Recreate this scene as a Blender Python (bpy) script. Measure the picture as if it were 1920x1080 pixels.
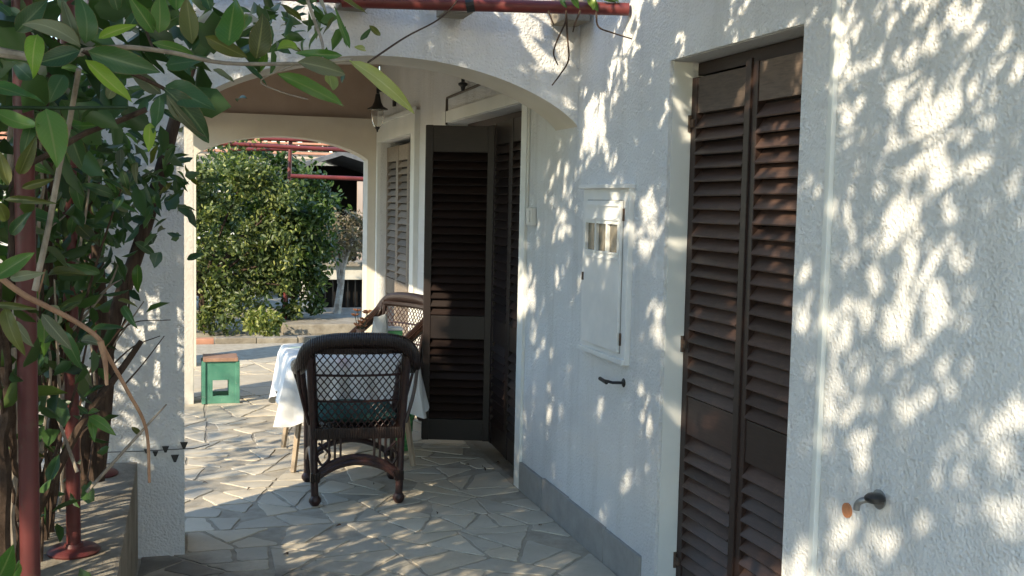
import bpy, math, random
import numpy as np
from mathutils import Vector, Matrix, Quaternion
random.seed(11); rng = np.random.default_rng(11)
for o in list(bpy.data.objects): bpy.data.objects.remove(o)
scene = bpy.context.scene
col = scene.collection
R = math.radians

# ------------------------------------------------------------------ camera
# world: +Y runs along the house wall away from the camera, +X towards the wall, floor z = 0
F_PX, CAM_H, ROLL, PITCH, YAW = 2050.0, 1.5, 0.0215, R(4.4833), R(-16.743)
def ray(x, y):
    dx, dy = x - 960, y - 540
    c, s = math.cos(ROLL), math.sin(ROLL)
    a, b = dx*c + dy*s, -dx*s + dy*c
    cp, sp = math.cos(PITCH), math.sin(PITCH)
    v = (a, F_PX*cp - b*sp, -F_PX*sp - b*cp)
    c, s = math.cos(YAW), math.sin(YAW)
    return Vector((v[0]*c - v[1]*s, v[0]*s + v[1]*c, v[2]))
def at(x, y, Y):                       # point seen at a photo pixel at a given distance along the wall
    r = ray(x, y); return Vector((0, 0, CAM_H)) + r*(Y/r.y)
cam_d = bpy.data.cameras.new('camera'); cam = bpy.data.objects.new('camera', cam_d); col.objects.link(cam)
fw = ray(960, 540).normalized(); rt = (ray(961, 540) - ray(960, 540)).normalized(); up = rt.cross(fw)
m = Matrix((rt, up, -fw)).transposed().to_4x4(); m.translation = (0, 0, CAM_H)
cam.matrix_world = m
cam_d.sensor_width = 36; cam_d.lens = F_PX/1920*36; cam_d.clip_end = 400; cam_d.clip_start = 0.05
scene.camera = cam

# ------------------------------------------------------------------ sky, sun, exposure
SUN = Vector((0.70, 0.53, -0.48)).normalized()          # the way the light travels
w = bpy.data.worlds.new('World'); scene.world = w; w.use_nodes = True
nt = w.node_tree; sky = nt.nodes.new('ShaderNodeTexSky'); sky.sky_type = 'NISHITA'; sky.sun_disc = False
sky.sun_elevation = math.asin(-SUN.z); sky.sun_rotation = math.atan2(-SUN.x, -SUN.y)
sky.air_density = 1.3; sky.dust_density = 0.2; sky.ozone_density = 3.0
bg = nt.nodes['Background']; nt.links.new(sky.outputs[0], bg.inputs[0]); bg.inputs[1].default_value = 0.15
sd = bpy.data.lights.new('sun', 'SUN'); sd.energy = 2.55; sd.angle = R(0.65); sd.color = (1.0, 0.86, 0.64)
so = bpy.data.objects.new('sun', sd); col.objects.link(so)
so.rotation_euler = SUN.to_track_quat('-Z', 'Y').to_euler(); so.location = (-6, -4, 8)
scene.view_settings.view_transform = 'Standard'; scene.view_settings.look = 'None'
scene.view_settings.exposure = 1.72; scene.view_settings.gamma = 1.0
scene.render.engine = 'CYCLES'; scene.cycles.max_bounces = 7; scene.cycles.diffuse_bounces = 5

# ------------------------------------------------------------------ materials
def lin(r, g, b): return tuple(((c/255)/12.92 if c/255 <= .04045 else ((c/255+.055)/1.055)**2.4) for c in (r, g, b)) + (1,)
class NT:
    def __init__(s, name):
        s.m = bpy.data.materials.new(name); s.m.use_nodes = True; s.t = s.m.node_tree
        s.b = s.t.nodes['Principled BSDF']; s.tc = s.n('ShaderNodeTexCoord')
    def n(s, typ, **kw):
        x = s.t.nodes.new(typ)
        for k, v in kw.items(): setattr(x, k, v)
        return x
    def l(s, a, b): s.t.links.new(a, b)
    def noise(s, scale, detail=4, rough=.6, vec=None):
        x = s.n('ShaderNodeTexNoise'); x.inputs['Scale'].default_value = scale; x.inputs['Detail'].default_value = detail
        x.inputs['Roughness'].default_value = rough; s.l(vec or s.tc.outputs['Object'], x.inputs['Vector']); return x.outputs['Fac']
    def ramp(s, fac, stops):
        x = s.n('ShaderNodeValToRGB'); e = x.color_ramp.elements
        while len(e) < len(stops): e.new(.5)
        for i, (p, c) in enumerate(stops): e[i].position = p; e[i].color = c
        s.l(fac, x.inputs[0]); return x.outputs[0]
    def mix(s, fac, a, b, mode='MIX'):
        x = s.n('ShaderNodeMix', data_type='RGBA', blend_type=mode)
        for i, v in ((0, fac), (6, a), (7, b)):
            if hasattr(v, 'links') or hasattr(v, 'is_linked'): s.l(v, x.inputs[i])
            else: x.inputs[i].default_value = v
        return x.outputs[2]
    def bump(s, h, strength, dist, prev=None):
        x = s.n('ShaderNodeBump'); x.inputs['Strength'].default_value = strength; x.inputs['Distance'].default_value = dist
        s.l(h, x.inputs['Height'])
        if prev: s.l(prev, x.inputs['Normal'])
        return x.outputs[0]
    def stretch(s, sc):
        x = s.n('ShaderNodeMapping'); x.inputs['Scale'].default_value = sc; s.l(s.tc.outputs['Object'], x.inputs[0]); return x.outputs[0]
    def fin(s, color=None, rough=.7, normal=None, spec=.3, metal=0):
        if color is not None:
            if hasattr(color, 'is_linked'): s.l(color, s.b.inputs['Base Color'])
            else: s.b.inputs['Base Color'].default_value = color
        if hasattr(rough, 'is_linked'): s.l(rough, s.b.inputs['Roughness'])
        else: s.b.inputs['Roughness'].default_value = rough
        s.b.inputs['Specular IOR Level'].default_value = spec; s.b.inputs['Metallic'].default_value = metal
        if normal: s.l(normal, s.b.inputs['Normal'])
        return s.m
M = {}
def g(v, k=1.0): return (v*k, v*k, v*k, 1)
def C3(r, gg, b): return (r, gg, b, 1)

def stucco(name, c1, c2, scale, strength, dist):
    t = NT(name); n1 = t.noise(2.3, 5); c = t.ramp(n1, [(.3, c1), (.7, c2)])
    st = t.noise(1.0, 6, .7, t.stretch((5, 5, .5))); c = t.mix(t.ramp(st, [(.50, g(0)), (.75, g(.42))]), c, C3(.42, .40, .35))
    v = t.n('ShaderNodeTexVoronoi'); v.inputs['Scale'].default_value = scale; t.l(t.tc.outputs['Object'], v.inputs['Vector'])
    n2 = t.noise(scale*.8, 4, .65)
    nb = t.bump(n2, strength, dist); nb = t.bump(v.outputs['Distance'], strength*.5, dist*.7, nb)
    return t.fin(c, .9, nb, .15)
M['stucco'] = stucco('roughcast_white', C3(.64, .64, .63), C3(.73, .73, .715), 95, .85, .010)
M['pillar'] = stucco('old_white_plaster', C3(.48, .45, .385), C3(.61, .58, .51), 55, .5, .006)
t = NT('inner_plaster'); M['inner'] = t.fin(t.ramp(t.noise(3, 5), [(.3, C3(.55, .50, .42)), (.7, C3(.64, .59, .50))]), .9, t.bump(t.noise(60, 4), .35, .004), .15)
t = NT('smooth_white_paint'); M['paint'] = t.fin(t.ramp(t.noise(4, 5), [(.3, C3(.66, .67, .63)), (.7, C3(.74, .74, .70))]), .6, t.bump(t.noise(25, 3), .12, .003), .3)
t = NT('metal_white_paint'); M['metalwhite'] = t.fin(t.ramp(t.noise(6, 5), [(.35, C3(.62, .63, .62)), (.7, C3(.72, .72, .70))]), .45, t.bump(t.noise(14, 2), .08, .003), .4)
t = NT('brown_board'); M['brownboard'] = t.fin(t.ramp(t.noise(2, 5), [(.3, C3(.35, .27, .215)), (.7, C3(.45, .355, .29))]), .8, None, .2)

def wood(name, dark, light, worn, wornamt, rough=.5):
    t = NT(name); oi = t.n('ShaderNodeObjectInfo')
    gr = t.noise(9, 6, .7, t.stretch((1.5, 1.5, 14))); c = t.ramp(gr, [(.25, dark), (.75, light)])
    c = t.mix(t.ramp(t.noise(7, 6, .75), [(.60, g(0)), (.75, g(wornamt))]), c, worn)
    c = t.mix(.55, c, t.mix(1.0, c, t.ramp(oi.outputs['Random'], [(0, g(.55)), (1, g(1.7))]), 'MULTIPLY'))
    return t.fin(c, rough, t.bump(gr, .25, .002), .4)
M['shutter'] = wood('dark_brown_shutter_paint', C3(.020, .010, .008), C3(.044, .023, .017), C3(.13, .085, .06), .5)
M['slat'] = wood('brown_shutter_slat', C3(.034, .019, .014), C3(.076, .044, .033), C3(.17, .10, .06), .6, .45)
M['shuttershade'] = wood('shaded_shutter_paint', C3(.009, .005, .004), C3(.020, .011, .009), C3(.05, .03, .022), .35, .4)  # darker copy of the shutter brown, porch shade painted into the colour
M['weathered'] = wood('weathered_shutter_rail', C3(.055, .040, .032), C3(.13, .095, .072), C3(.22, .16, .11), .6, .7)
M['shutterfar'] = wood('sun_bleached_shutter', C3(.14, .11, .085), C3(.24, .20, .16), C3(.3, .25, .2), .4, .7)
M['darkroom'] = NT('dark_inside').fin(C3(.012, .009, .008), .8)  # near-black colour stands in for the shade of unlit interiors

t = NT('flagstone'); oi = t.n('ShaderNodeObjectInfo')
c = t.ramp(t.noise(5, 6, .65), [(.25, C3(.39, .36, .30)), (.55, C3(.50, .465, .40)), (.8, C3(.59, .555, .48))])
c = t.mix(1.0, c, t.ramp(oi.outputs['Random'], [(0, C3(.86, .84, .79)), (.4, C3(.98, .94, .86)), (.75, C3(1.06, .98, .85)), (1, C3(1.16, 1.11, 1.0))]), 'MULTIPLY')
geo = t.n('ShaderNodeNewGeometry')
# old dirt worn into the paving at the foot of the planter
sep = t.n('ShaderNodeSeparateXYZ'); t.l(geo.outputs['Position'], sep.inputs[0])
def mth(t, op, a, b):
    x = t.n('ShaderNodeMath', operation=op)
    for i, v in enumerate((a, b)):
        if hasattr(v, 'is_linked'): t.l(v, x.inputs[i])
        else: x.inputs[i].default_value = v
    return x.outputs[0]
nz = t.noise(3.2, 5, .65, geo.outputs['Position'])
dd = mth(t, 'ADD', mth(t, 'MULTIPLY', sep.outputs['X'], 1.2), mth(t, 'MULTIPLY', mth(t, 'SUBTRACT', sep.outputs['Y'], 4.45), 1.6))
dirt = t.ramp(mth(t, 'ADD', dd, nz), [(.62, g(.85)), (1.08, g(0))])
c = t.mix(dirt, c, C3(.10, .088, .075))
spots = t.ramp(t.noise(30, 3, .6, geo.outputs['Position']), [(.62, g(0)), (.72, g(.35))])
c = t.mix(spots, c, C3(.22, .20, .17))
M['stone'] = t.fin(c, t.ramp(t.noise(12, 4), [(.3, g(.45)), (.7, g(.75))]), t.bump(t.noise(35, 5), .3, .003), .35)
t = NT('mortar'); M['mortar'] = t.fin(t.ramp(t.noise(14, 5), [(.3, C3(.29, .255, .20)), (.7, C3(.44, .395, .315))]), .95, t.bump(t.noise(90, 3), .5, .004), .1)
t = NT('grey_skirting_stone'); M['skirt'] = t.fin(t.ramp(t.noise(9, 6, .7), [(.3, C3(.25, .245, .23)), (.7, C3(.35, .34, .315))]), .6, t.bump(t.noise(60, 4), .2, .002), .3)
t = NT('old_concrete'); c = t.ramp(t.noise(6, 7, .7), [(.3, C3(.17, .145, .11)), (.6, C3(.30, .27, .22)), (.8, C3(.40, .37, .31))]); M['concrete'] = t.fin(c, .95, t.bump(t.noise(28, 6, .7), .8, .012), .1)
t = NT('soil'); M['soil'] = t.fin(t.ramp(t.noise(9, 6), [(.3, C3(.05, .038, .026)), (.7, C3(.13, .10, .07))]), 1, t.bump(t.noise(25, 5), 1, .03), .05)
t = NT('courtyard_ground'); M['ground'] = t.fin(t.ramp(t.noise(1.5, 7), [(.3, C3(.26, .23, .18)), (.7, C3(.42, .38, .30))]), .95, t.bump(t.noise(20, 5), .6, .015), .1)
t = NT('red_oxide_paint'); M['red'] = t.fin(t.mix(t.ramp(t.noise(40, 5, .7), [(.58, g(0)), (.72, g(.8))]), t.ramp(t.noise(7, 5), [(.3, C3(.10, .021, .020)), (.7, C3(.17, .033, .030))]), C3(.12, .045, .03)), .42, t.bump(t.noise(50, 3), .15, .002), .45)
t = NT('shaded_red_post_paint'); M['redshade'] = t.fin(t.mix(t.ramp(t.noise(26, 6, .75), [(.56, g(0)), (.66, g(.85))]), t.ramp(t.noise(5, 5), [(.3, C3(.062, .015, .014)), (.7, C3(.115, .024, .022))]), C3(.075, .034, .022)), .5, t.bump(t.noise(45, 4), .3, .002), .4)  # darker copy of the red paint, shade on the posts put into the colour
t = NT('bark'); M['bark'] = t.fin(t.ramp(t.noise(8, 6, .7, t.stretch((6, 6, 1))), [(.3, C3(.030, .020, .015)), (.7, C3(.095, .065, .048))]), .9, t.bump(t.noise(60, 5), .7, .006), .15)
t = NT('pale_bark'); M['palebark'] = t.fin(t.ramp(t.noise(12, 6), [(.35, C3(.24, .20, .16)), (.65, C3(.50, .46, .40))]), .9, t.bump(t.noise(50, 5), .6, .006), .1)
t = NT('dry_twig'); M['dry'] = t.fin(t.ramp(t.noise(20, 4), [(.3, C3(.19, .10, .06)), (.7, C3(.38, .23, .14))]), .8)
t = NT('grey_vine'); M['greyvine'] = t.fin(t.ramp(t.noise(25, 4), [(.3, C3(.16, .13, .10)), (.7, C3(.34, .29, .23))]), .9)

def leafmat(name, dark, light, rib, trans, rough=.38, worldvar=False):
    t = NT(name); oi = t.n('ShaderNodeObjectInfo'); uv = t.n('ShaderNodeUVMap')
    at_ = t.n('ShaderNodeAttribute', attribute_name='tint')
    src = at_.outputs['Fac'] if worldvar else oi.outputs['Random']
    c = t.ramp(src, [(.1, dark), (.9, light)])
    if not worldvar:
        c = t.mix(t.ramp(t.noise(30, 4), [(.45, g(0)), (.8, g(.35))]), c, light)
        s = t.n('ShaderNodeSeparateXYZ'); t.l(uv.outputs[0], s.inputs[0])
        d = mth(t, 'ABSOLUTE', mth(t, 'SUBTRACT', s.outputs['X'], .5), 0)
        c = t.mix(t.ramp(d, [(.02, g(.75)), (.055, g(0))]), c, rib)
        edge = mth(t, 'ADD', d, mth(t, 'MULTIPLY', t.noise(22, 3), .16))
        c = t.mix(t.ramp(edge, [(.54, g(0)), (.60, g(.8))]), c, C3(.20, .12, .045))
        # side veins
        wv = mth(t, 'SINE', mth(t, 'MULTIPLY', mth(t, 'SUBTRACT', s.outputs['Y'], mth(t, 'MULTIPLY', d, .55)), 75), 0)
        c = t.mix(t.ramp(wv, [(.86, g(0)), (1, g(.22))]), c, rib)
    t.fin(c, rough, None, .45)
    tr = t.n('ShaderNodeBsdfTranslucent'); t.l(t.mix(1, c, C3(1.5, 1.7, .55), 'MULTIPLY'), tr.inputs[0])
    mx = t.n('ShaderNodeMixShader'); mx.inputs[0].default_value = trans
    t.l(t.b.outputs[0], mx.inputs[1]); t.l(tr.outputs[0], mx.inputs[2]); t.l(mx.outputs[0], t.t.nodes['Material Output'].inputs[0])
    return t.m
M['leafdark'] = leafmat('leaf_dark_green', C3(.022, .058, .020), C3(.048, .108, .034), C3(.12, .17, .08), .22)
M['leafmid'] = leafmat('leaf_green', C3(.052, .130, .026), C3(.10, .19, .040), C3(.17, .22, .08), .35)
M['leafbright'] = leafmat('leaf_young_green', C3(.15, .28, .035), C3(.27, .36, .06), C3(.34, .38, .12), .45)
M['leafolive'] = leafmat('leaf_olive', C3(.055, .065, .020), C3(.105, .115, .030), C3(.18, .18, .07), .35)
M['leafgrey'] = leafmat('leaf_grey_underside', C3(.10, .115, .075), C3(.16, .175, .11), C3(.25, .26, .18), .25, .6)
M['leafpale'] = leafmat('leaf_pale_yellowing', C3(.20, .25, .085), C3(.29, .31, .12), C3(.40, .40, .2), .4)
M['leafdry'] = leafmat('leaf_dry_brown', C3(.035, .02, .012), C3(.09, .05, .025), C3(.12, .08, .05), .1, .8)
M['foliage'] = leafmat('foliage_green', C3(.022, .048, .014), C3(.075, .115, .028), None, .3, .45, True)
M['foliagesun'] = leafmat('foliage_yellow_green', C3(.05, .085, .018), C3(.34, .35, .11), None, .35, .42, True)
M['foliagedark'] = leafmat('foliage_dark', C3(.008, .018, .008), C3(.028, .05, .018), None, .2, .45, True)
M['leafmass'] = leafmat('foliage_deep_green', C3(.016, .042, .015), C3(.060, .12, .036), None, .25, .38, True)
M['foliagehedge'] = leafmat('foliage_hedge', C3(.026, .052, .015), C3(.15, .18, .065), None, .3, .42, True)
M['foliagedry'] = leafmat('foliage_dry', C3(.09, .07, .045), C3(.24, .20, .14), None, .25, .7, True)

t = NT('dark_wicker'); M['wicker'] = t.fin(t.ramp(t.noise(45, 4), [(.3, C3(.013, .005, .005)), (.7, C3(.045, .017, .013))]), .36, t.bump(t.noise(160, 3), .6, .003), .5)
t = NT('woven_roll'); wv = t.n('ShaderNodeTexWave'); wv.inputs['Scale'].default_value = 38; wv.inputs['Distortion'].default_value = 2.5; t.l(t.tc.outputs['Object'], wv.inputs[0])
M['roll'] = t.fin(t.ramp(wv.outputs['Fac'], [(.2, C3(.010, .005, .004)), (.8, C3(.038, .020, .015))]), .36, t.bump(wv.outputs['Fac'], .8, .006), .5)
t = NT('green_cushion'); M['cushion'] = t.fin(t.ramp(t.noise(20, 4), [(.3, C3(.03, .085, .075)), (.7, C3(.06, .13, .11))]), .9, t.bump(t.noise(200, 2), .3, .001), .1)
t = NT('green_gloss_paint'); M['greenpaint'] = t.fin(t.mix(t.ramp(t.noise(28, 6, .75), [(.60, g(0)), (.70, g(.8))]), t.ramp(t.noise(5, 5), [(.3, C3(.045, .17, .115)), (.7, C3(.11, .27, .19))]), C3(.30, .33, .26)), .5, t.bump(t.noise(30, 3), .1, .002), .35)
t = NT('brown_seat_wood'); M['seatwood'] = t.fin(t.ramp(t.noise(6, 5, .6, t.stretch((2, 12, 2))), [(.3, C3(.20, .11, .075)), (.7, C3(.36, .22, .15))]), .6)
t = NT('pale_leg_wood'); M['legwood'] = t.fin(t.ramp(t.noise(8, 5, .6, t.stretch((8, 8, 1))), [(.3, C3(.28, .21, .14)), (.7, C3(.42, .33, .23))]), .65)
t = NT('printed_cloth'); vo = t.n('ShaderNodeTexVoronoi'); vo.inputs['Scale'].default_value = 4.5; t.l(t.tc.outputs['Object'], vo.inputs[0])
c = t.mix(t.ramp(vo.outputs['Distance'], [(.14, g(.7)), (.22, g(0))]), C3(.74, .74, .72), t.ramp(vo.outputs['Color'], [(.3, C3(.55, .10, .10)), (.6, C3(.50, .38, .42)), (.8, C3(.24, .40, .30))]))
M['cloth'] = t.fin(c, .75, t.bump(t.noise(9, 4), .3, .012), .3)
t = NT('black_iron'); M['iron'] = t.fin(C3(.012, .012, .012), .45, t.bump(t.noise(80, 3), .2, .001), .5)
t = NT('rusty_steel'); M['rust'] = t.fin(t.ramp(t.noise(60, 4), [(.35, C3(.05, .038, .03)), (.7, C3(.17, .10, .065))]), .6, None, .4, .3)
t = NT('grey_tap'); M['chrome'] = t.fin(C3(.26, .26, .255), .4, None, .5, .6)
t = NT('clear_glass'); t.fin(C3(.9, .9, .88), .06); t.b.inputs['Transmission Weight'].default_value = .92; t.b.inputs['IOR'].default_value = 1.25; M['glass'] = t.m
t = NT('frosted_pane'); M['pane'] = t.fin(t.ramp(t.noise(20, 3), [(.3, C3(.13, .11, .08)), (.7, C3(.22, .19, .14))]), .25, None, .5)
t = NT('orange_print'); M['orange'] = t.fin(t.ramp(t.noise(60, 3), [(.3, C3(.42, .17, .08)), (.7, C3(.54, .23, .10))]), .7)
t = NT('plastic_white'); M['plastic'] = t.fin(C3(.66, .65, .60), .4)
t = NT('grey_cable'); M['cable'] = t.fin(C3(.10, .08, .06), .6)
t = NT('grey_roof'); M['greyroof'] = t.fin(t.ramp(t.noise(9, 5), [(.3, C3(.07, .07, .072)), (.7, C3(.15, .15, .15))]), .8)
t = NT('terracotta'); M['terra'] = t.fin(t.ramp(t.noise(6, 5), [(.3, C3(.34, .15, .09)), (.7, C3(.50, .27, .18))]), .85)
t = NT('green_plastic'); M['greenplastic'] = t.fin(t.ramp(t.noise(8, 2, .5, t.stretch((.1, .1, 6))), [(.4, C3(.05, .26, .09)), (.6, C3(.16, .44, .17))]), .4)

# ------------------------------------------------------------------ mesh helpers
class MB:
    def __init__(s): s.v = []; s.f = []; s.uv = None
    def add(s, vs, fs):
        n = len(s.v); s.v += [tuple(v) for v in vs]; s.f += [tuple(i+n for i in f) for f in fs]; return s
    def box(s, x0, x1, y0, y1, z0, z1, b=0):
        if b <= 0:
            vs = [(x, y, z) for z in (z0, z1) for y in (y0, y1) for x in (x0, x1)]
            return s.add(vs, [(0, 2, 3, 1), (4, 5, 7, 6), (0, 1, 5, 4), (2, 6, 7, 3), (0, 4, 6, 2), (1, 3, 7, 5)])
        import bmesh
        bm = bmesh.new(); bmesh.ops.create_cube(bm, size=1)
        for v in bm.verts: v.co = ((x0+x1)/2+v.co.x*(x1-x0), (y0+y1)/2+v.co.y*(y1-y0), (z0+z1)/2+v.co.z*(z1-z0))
        bmesh.ops.bevel(bm, geom=bm.edges[:], offset=b, segments=2, profile=.7, affect='EDGES')
        bm.verts.index_update(); s.add([v.co[:] for v in bm.verts], [[v.index for v in f.verts] for f in bm.faces]); bm.free(); return s
    def tube(s, pts, r, n=8, cap=True):
        pts = [Vector(p) for p in pts]; k = len(pts)
        rs = r if hasattr(r, '__len__') else [r]*k
        vs = []; fs = []; ref = Vector((.31, .17, .93)); prev = None
        for i, p in enumerate(pts):
            d = (pts[min(i+1, k-1)] - pts[max(i-1, 0)]).normalized()
            u = (ref.cross(d) if prev is None else prev - d*prev.dot(d))
            if u.length < 1e-4: u = d.orthogonal()
            u.normalize(); prev = u; q = d.cross(u)
            for j in range(n):
                a = 2*math.pi*j/n; vs.append(p + (u*math.cos(a) + q*math.sin(a))*rs[i])
        for i in range(k-1):
            for j in range(n):
                a, b = i*n+j, i*n+(j+1) % n; fs.append((a, b, b+n, a+n))
        if cap: fs.append(tuple(range(n-1, -1, -1))); fs.append(tuple(range((k-1)*n, k*n)))
        return s.add(vs, fs)
    def lathe(s, prof, n=20, c=(0, 0, 0)):
        vs = []; fs = []; k = len(prof)
        for r, z in prof:
            for j in range(n): a = 2*math.pi*j/n; vs.append((c[0]+r*math.cos(a), c[1]+r*math.sin(a), c[2]+z))
        for i in range(k-1):
            for j in range(n): a, b = i*n+j, i*n+(j+1) % n; fs.append((a, b, b+n, a+n))
        fs.append(tuple(range(n-1, -1, -1))); fs.append(tuple(range((k-1)*n, k*n)))
        return s.add(vs, fs)
    def mesh(s, name, mat, smooth=False):
        me = bpy.data.meshes.new(name); me.from_pydata(s.v, [], s.f); me.materials.append(M[mat])
        if smooth:
            me.polygons.foreach_set('use_smooth', [True]*len(me.polygons))
            try: me.set_sharp_from_angle(angle=R(40))
            except Exception: pass
        me.update(); return me
    def build(s, name, mat, parent=None, smooth=False):
        return link(name, s.mesh(name, mat, smooth), parent)
def link(name, me, parent=None, loc=None, rot=None):
    o = bpy.data.objects.new(name, me); col.objects.link(o)
    if parent: o.parent = parent
    if loc is not None: o.location = loc
    if rot is not None: o.rotation_euler = rot
    return o
def tag(o, label=None, cat=None, group=None, kind=None):
    for k, v in (('label', label), ('category', cat), ('group', group), ('kind', kind)):
        if v: o[k] = v
    return o
def thing(name, label, cat, loc=(0, 0, 0), rz=0, group=None):
    return tag(link(name, None, None, loc, (0, 0, rz)), label, cat, group)
def copy_tree(o, parent=None):
    c = o.copy(); col.objects.link(c); c.parent = parent
    for ch in list(o.children): copy_tree(ch, c)
    return c
def spline(pts, per=6):
    pts = [Vector(p) for p in pts]; P = [2*pts[0]-pts[1]] + pts + [2*pts[-1]-pts[-2]]; out = []
    for i in range(1, len(P)-2):
        a, b, c, d = P[i-1:i+3]
        for k in range(per):
            u = k/per; out.append(.5*((2*b)+(c-a)*u+(2*a-5*b+4*c-d)*u*u+(3*b-a-3*c+d)*u**3))
    out.append(pts[-1]); return out

# ================================================================== SETTING
def sheet(name, x0, x1, y0, y1, z, mat):
    return tag(MB().add([(x0, y0, z), (x1, y0, z), (x1, y1, z), (x0, y1, z)], [(0, 1, 2, 3)]).build(name, mat), kind='structure')
sheet('ground', -150, 150, -150, 250, -.03, 'ground')
floor = sheet('patio_floor', -2.6, 1.72, 1.2, 11.45, -.0055, 'mortar')

# crazy paving: irregular flat stones, each its own piece
def clip(poly, p, nrm):
    out = []
    for i in range(len(poly)):
        a, b = poly[i], poly[(i+1) % len(poly)]
        da, db = (a[0]-p[0])*nrm[0]+(a[1]-p[1])*nrm[1], (b[0]-p[0])*nrm[0]+(b[1]-p[1])*nrm[1]
        if da <= 0: out.append(a)
        if da*db < 0: u = da/(da-db); out.append((a[0]+(b[0]-a[0])*u, a[1]+(b[1]-a[1])*u))
    return out
def paving():
    """broken flat stones: a field is split again and again by uneven cuts, leaving shards with T-joints"""
    cells = []
    def area(p): return .5*abs(sum(p[k][0]*p[(k+1) % len(p)][1]-p[(k+1) % len(p)][0]*p[k][1] for k in range(len(p))))
    def split(p, lim):
        ar = area(p)
        if ar < lim or len(cells) > 400:
            cells.append(p); return
        cx, cy = sum(q[0] for q in p)/len(p), sum(q[1] for q in p)/len(p)
        far = max(((Vector(q)-Vector(r)).length, i, j) for i, q in enumerate(p) for j, r in enumerate(p) if i < j)
        d = Vector(p[far[2]])-Vector(p[far[1]]); d.normalize()
        a = random.gauss(0, .42); n = Vector((d.x*math.cos(a)-d.y*math.sin(a), d.x*math.sin(a)+d.y*math.cos(a)))
        c = (cx+random.uniform(-.16, .16)*far[0]*d.x, cy+random.uniform(-.16, .16)*far[0]*d.y)
        for sg in (1, -1):
            q = clip(p, c, n*sg)
            if len(q) >= 3: split(q, random.choice((.026, .034, .045, .06, .085)) if cy < 7.6 else random.choice((.06, .09, .12)))
    split([(-.185, 3.1), (1.685, 3.1), (1.685, 4.78), (-.185, 4.70)], .05)
    split([(-.42, 4.99), (1.685, 4.99), (1.685, 7.6), (-.42, 7.6)], .05); split([(.004, 4.70), (1.685, 4.78), (1.685, 4.99), (.004, 4.99)], .05)
    split([(-.42, 7.6), (1.685, 7.6), (1.685, 10.3), (-.42, 10.3)], .1)
    cells.sort(key=lambda p: -area(p) if len(p) else 0); n = 0
    for p in cells[:298]:
        if area(p) < .004: continue
        cx, cy = sum(q[0] for q in p)/len(p), sum(q[1] for q in p)/len(p); q = p
        for k in range(len(p)):                                         # pull every edge in by half a joint
            a, b = Vector(p[k]), Vector(p[(k+1) % len(p)]); L = (b-a).length
            if L < .004: continue
            nr = Vector((b.y-a.y, a.x-b.x))/L
            if nr.dot(Vector((cx, cy))-a) > 0: nr = -nr
            jw = .0035+.0055*random.random(); tl = random.gauss(0, .018); nr = Vector((nr.x-nr.y*tl, nr.y+nr.x*tl)); mid = (a+b)/2-nr*jw
            q = clip(q, mid, nr)
            if len(q) < 3: break
        if len(q) < 3: continue
        rim = []
        for k in range(len(q)):
            a, b = Vector(q[k]), Vector(q[(k+1) % len(q)]); L = (b-a).length
            if L < .010: continue
            c0 = min(.022, L*.2)*random.uniform(.3, 1)
            rim.append(a+(b-a)/L*c0)
            nr = Vector((b.y-a.y, a.x-b.x))/L
            if nr.dot(Vector((cx, cy))-a) > 0: nr = -nr
            for u in ((.3, .5, .72) if L > .14 else (.5,) if L > .05 else ()): rim.append(a.lerp(b, u)+nr*random.uniform(-.007, .003))
            rim.append(b-(b-a)/L*min(.022, L*.2)*random.uniform(.3, 1))
        k = len(rim)
        if k < 4: continue
        z = random.uniform(-.0018, .0); tx, ty = random.uniform(-.003, .003), random.uniform(-.003, .003)
        def ring(ins, zz):
            o = []
            for r in rim:
                d = Vector((cx, cy))-r; w_ = r+d.normalized()*min(ins, d.length*.4); o.append((w_.x-cx, w_.y-cy, zz+(w_.x-cx)*tx+(w_.y-cy)*ty))
            return o
        mb = MB(); mb.v = ring(0, -.014)+ring(.0006, z-.0016)+ring(.0028, z)
        for j in range(2):
            for e in range(k): mb.f.append((j*k+e, j*k+(e+1) % k, (j+1)*k+(e+1) % k, (j+1)*k+e))
        mb.f.append(tuple(range(2*k, 3*k)))
        o = mb.build('flagstone', 'stone', floor); o.location = (cx, cy, 0); n += 1
    return n, len(cells)
print('flagstones', paving())

# ------------------------------------------------------------------ the house
house = thing('house', 'white roughcast house with arched porch and brown louvred shutters', 'house', (1.7, 4.68, 0))
H0 = Vector((1.7, 4.68, 0))
def hb(mb, name, mat, smooth=False, parent=None):      # a part of the house given in world coordinates
    base = H0 if parent is None else None
    o = mb.build(name, mat, parent or house, smooth)
    if parent is None: o.location = -H0
    return o
def wall_yz(x, y0, y1, z0, z1, holes, depth):
    """wall facing -X at x with rectangular openings (y0,y1,z0,z1) and their reveals"""
    mb = MB(); ys = sorted({y0, y1} | {h[i] for h in holes for i in (0, 1)}); zs = sorted({z0, z1} | {h[i] for h in holes for i in (2, 3)})
    for i in range(len(ys)-1):
        for j in range(len(zs)-1):
            cy, cz = (ys[i]+ys[i+1])/2, (zs[j]+zs[j+1])/2
            if any(h[0] < cy < h[1] and h[2] < cz < h[3] for h in holes): continue
            a, b, c, d = ys[i], ys[i+1], zs[j], zs[j+1]
            mb.add([(x, a, c), (x, b, c), (x, b, d), (x, a, d)], [(0, 3, 2, 1)])
    for a, b, c, d in holes:
        X = x+depth
        mb.add([(x, a, c), (X, a, c), (X, a, d), (x, a, d)], [(0, 1, 2, 3)])
        mb.add([(x, b, c), (X, b, c), (X, b, d), (x, b, d)], [(0, 3, 2, 1)])
        mb.add([(x, a, d), (X, a, d), (X, b, d), (x, b, d)], [(0, 1, 2, 3)])
    mb.add([(x+.45, y0, z0), (x+.45, y1, z0), (x+.45, y1, z1), (x+.45, y0, z1)], [(0, 1, 2, 3)])
    return mb
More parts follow.
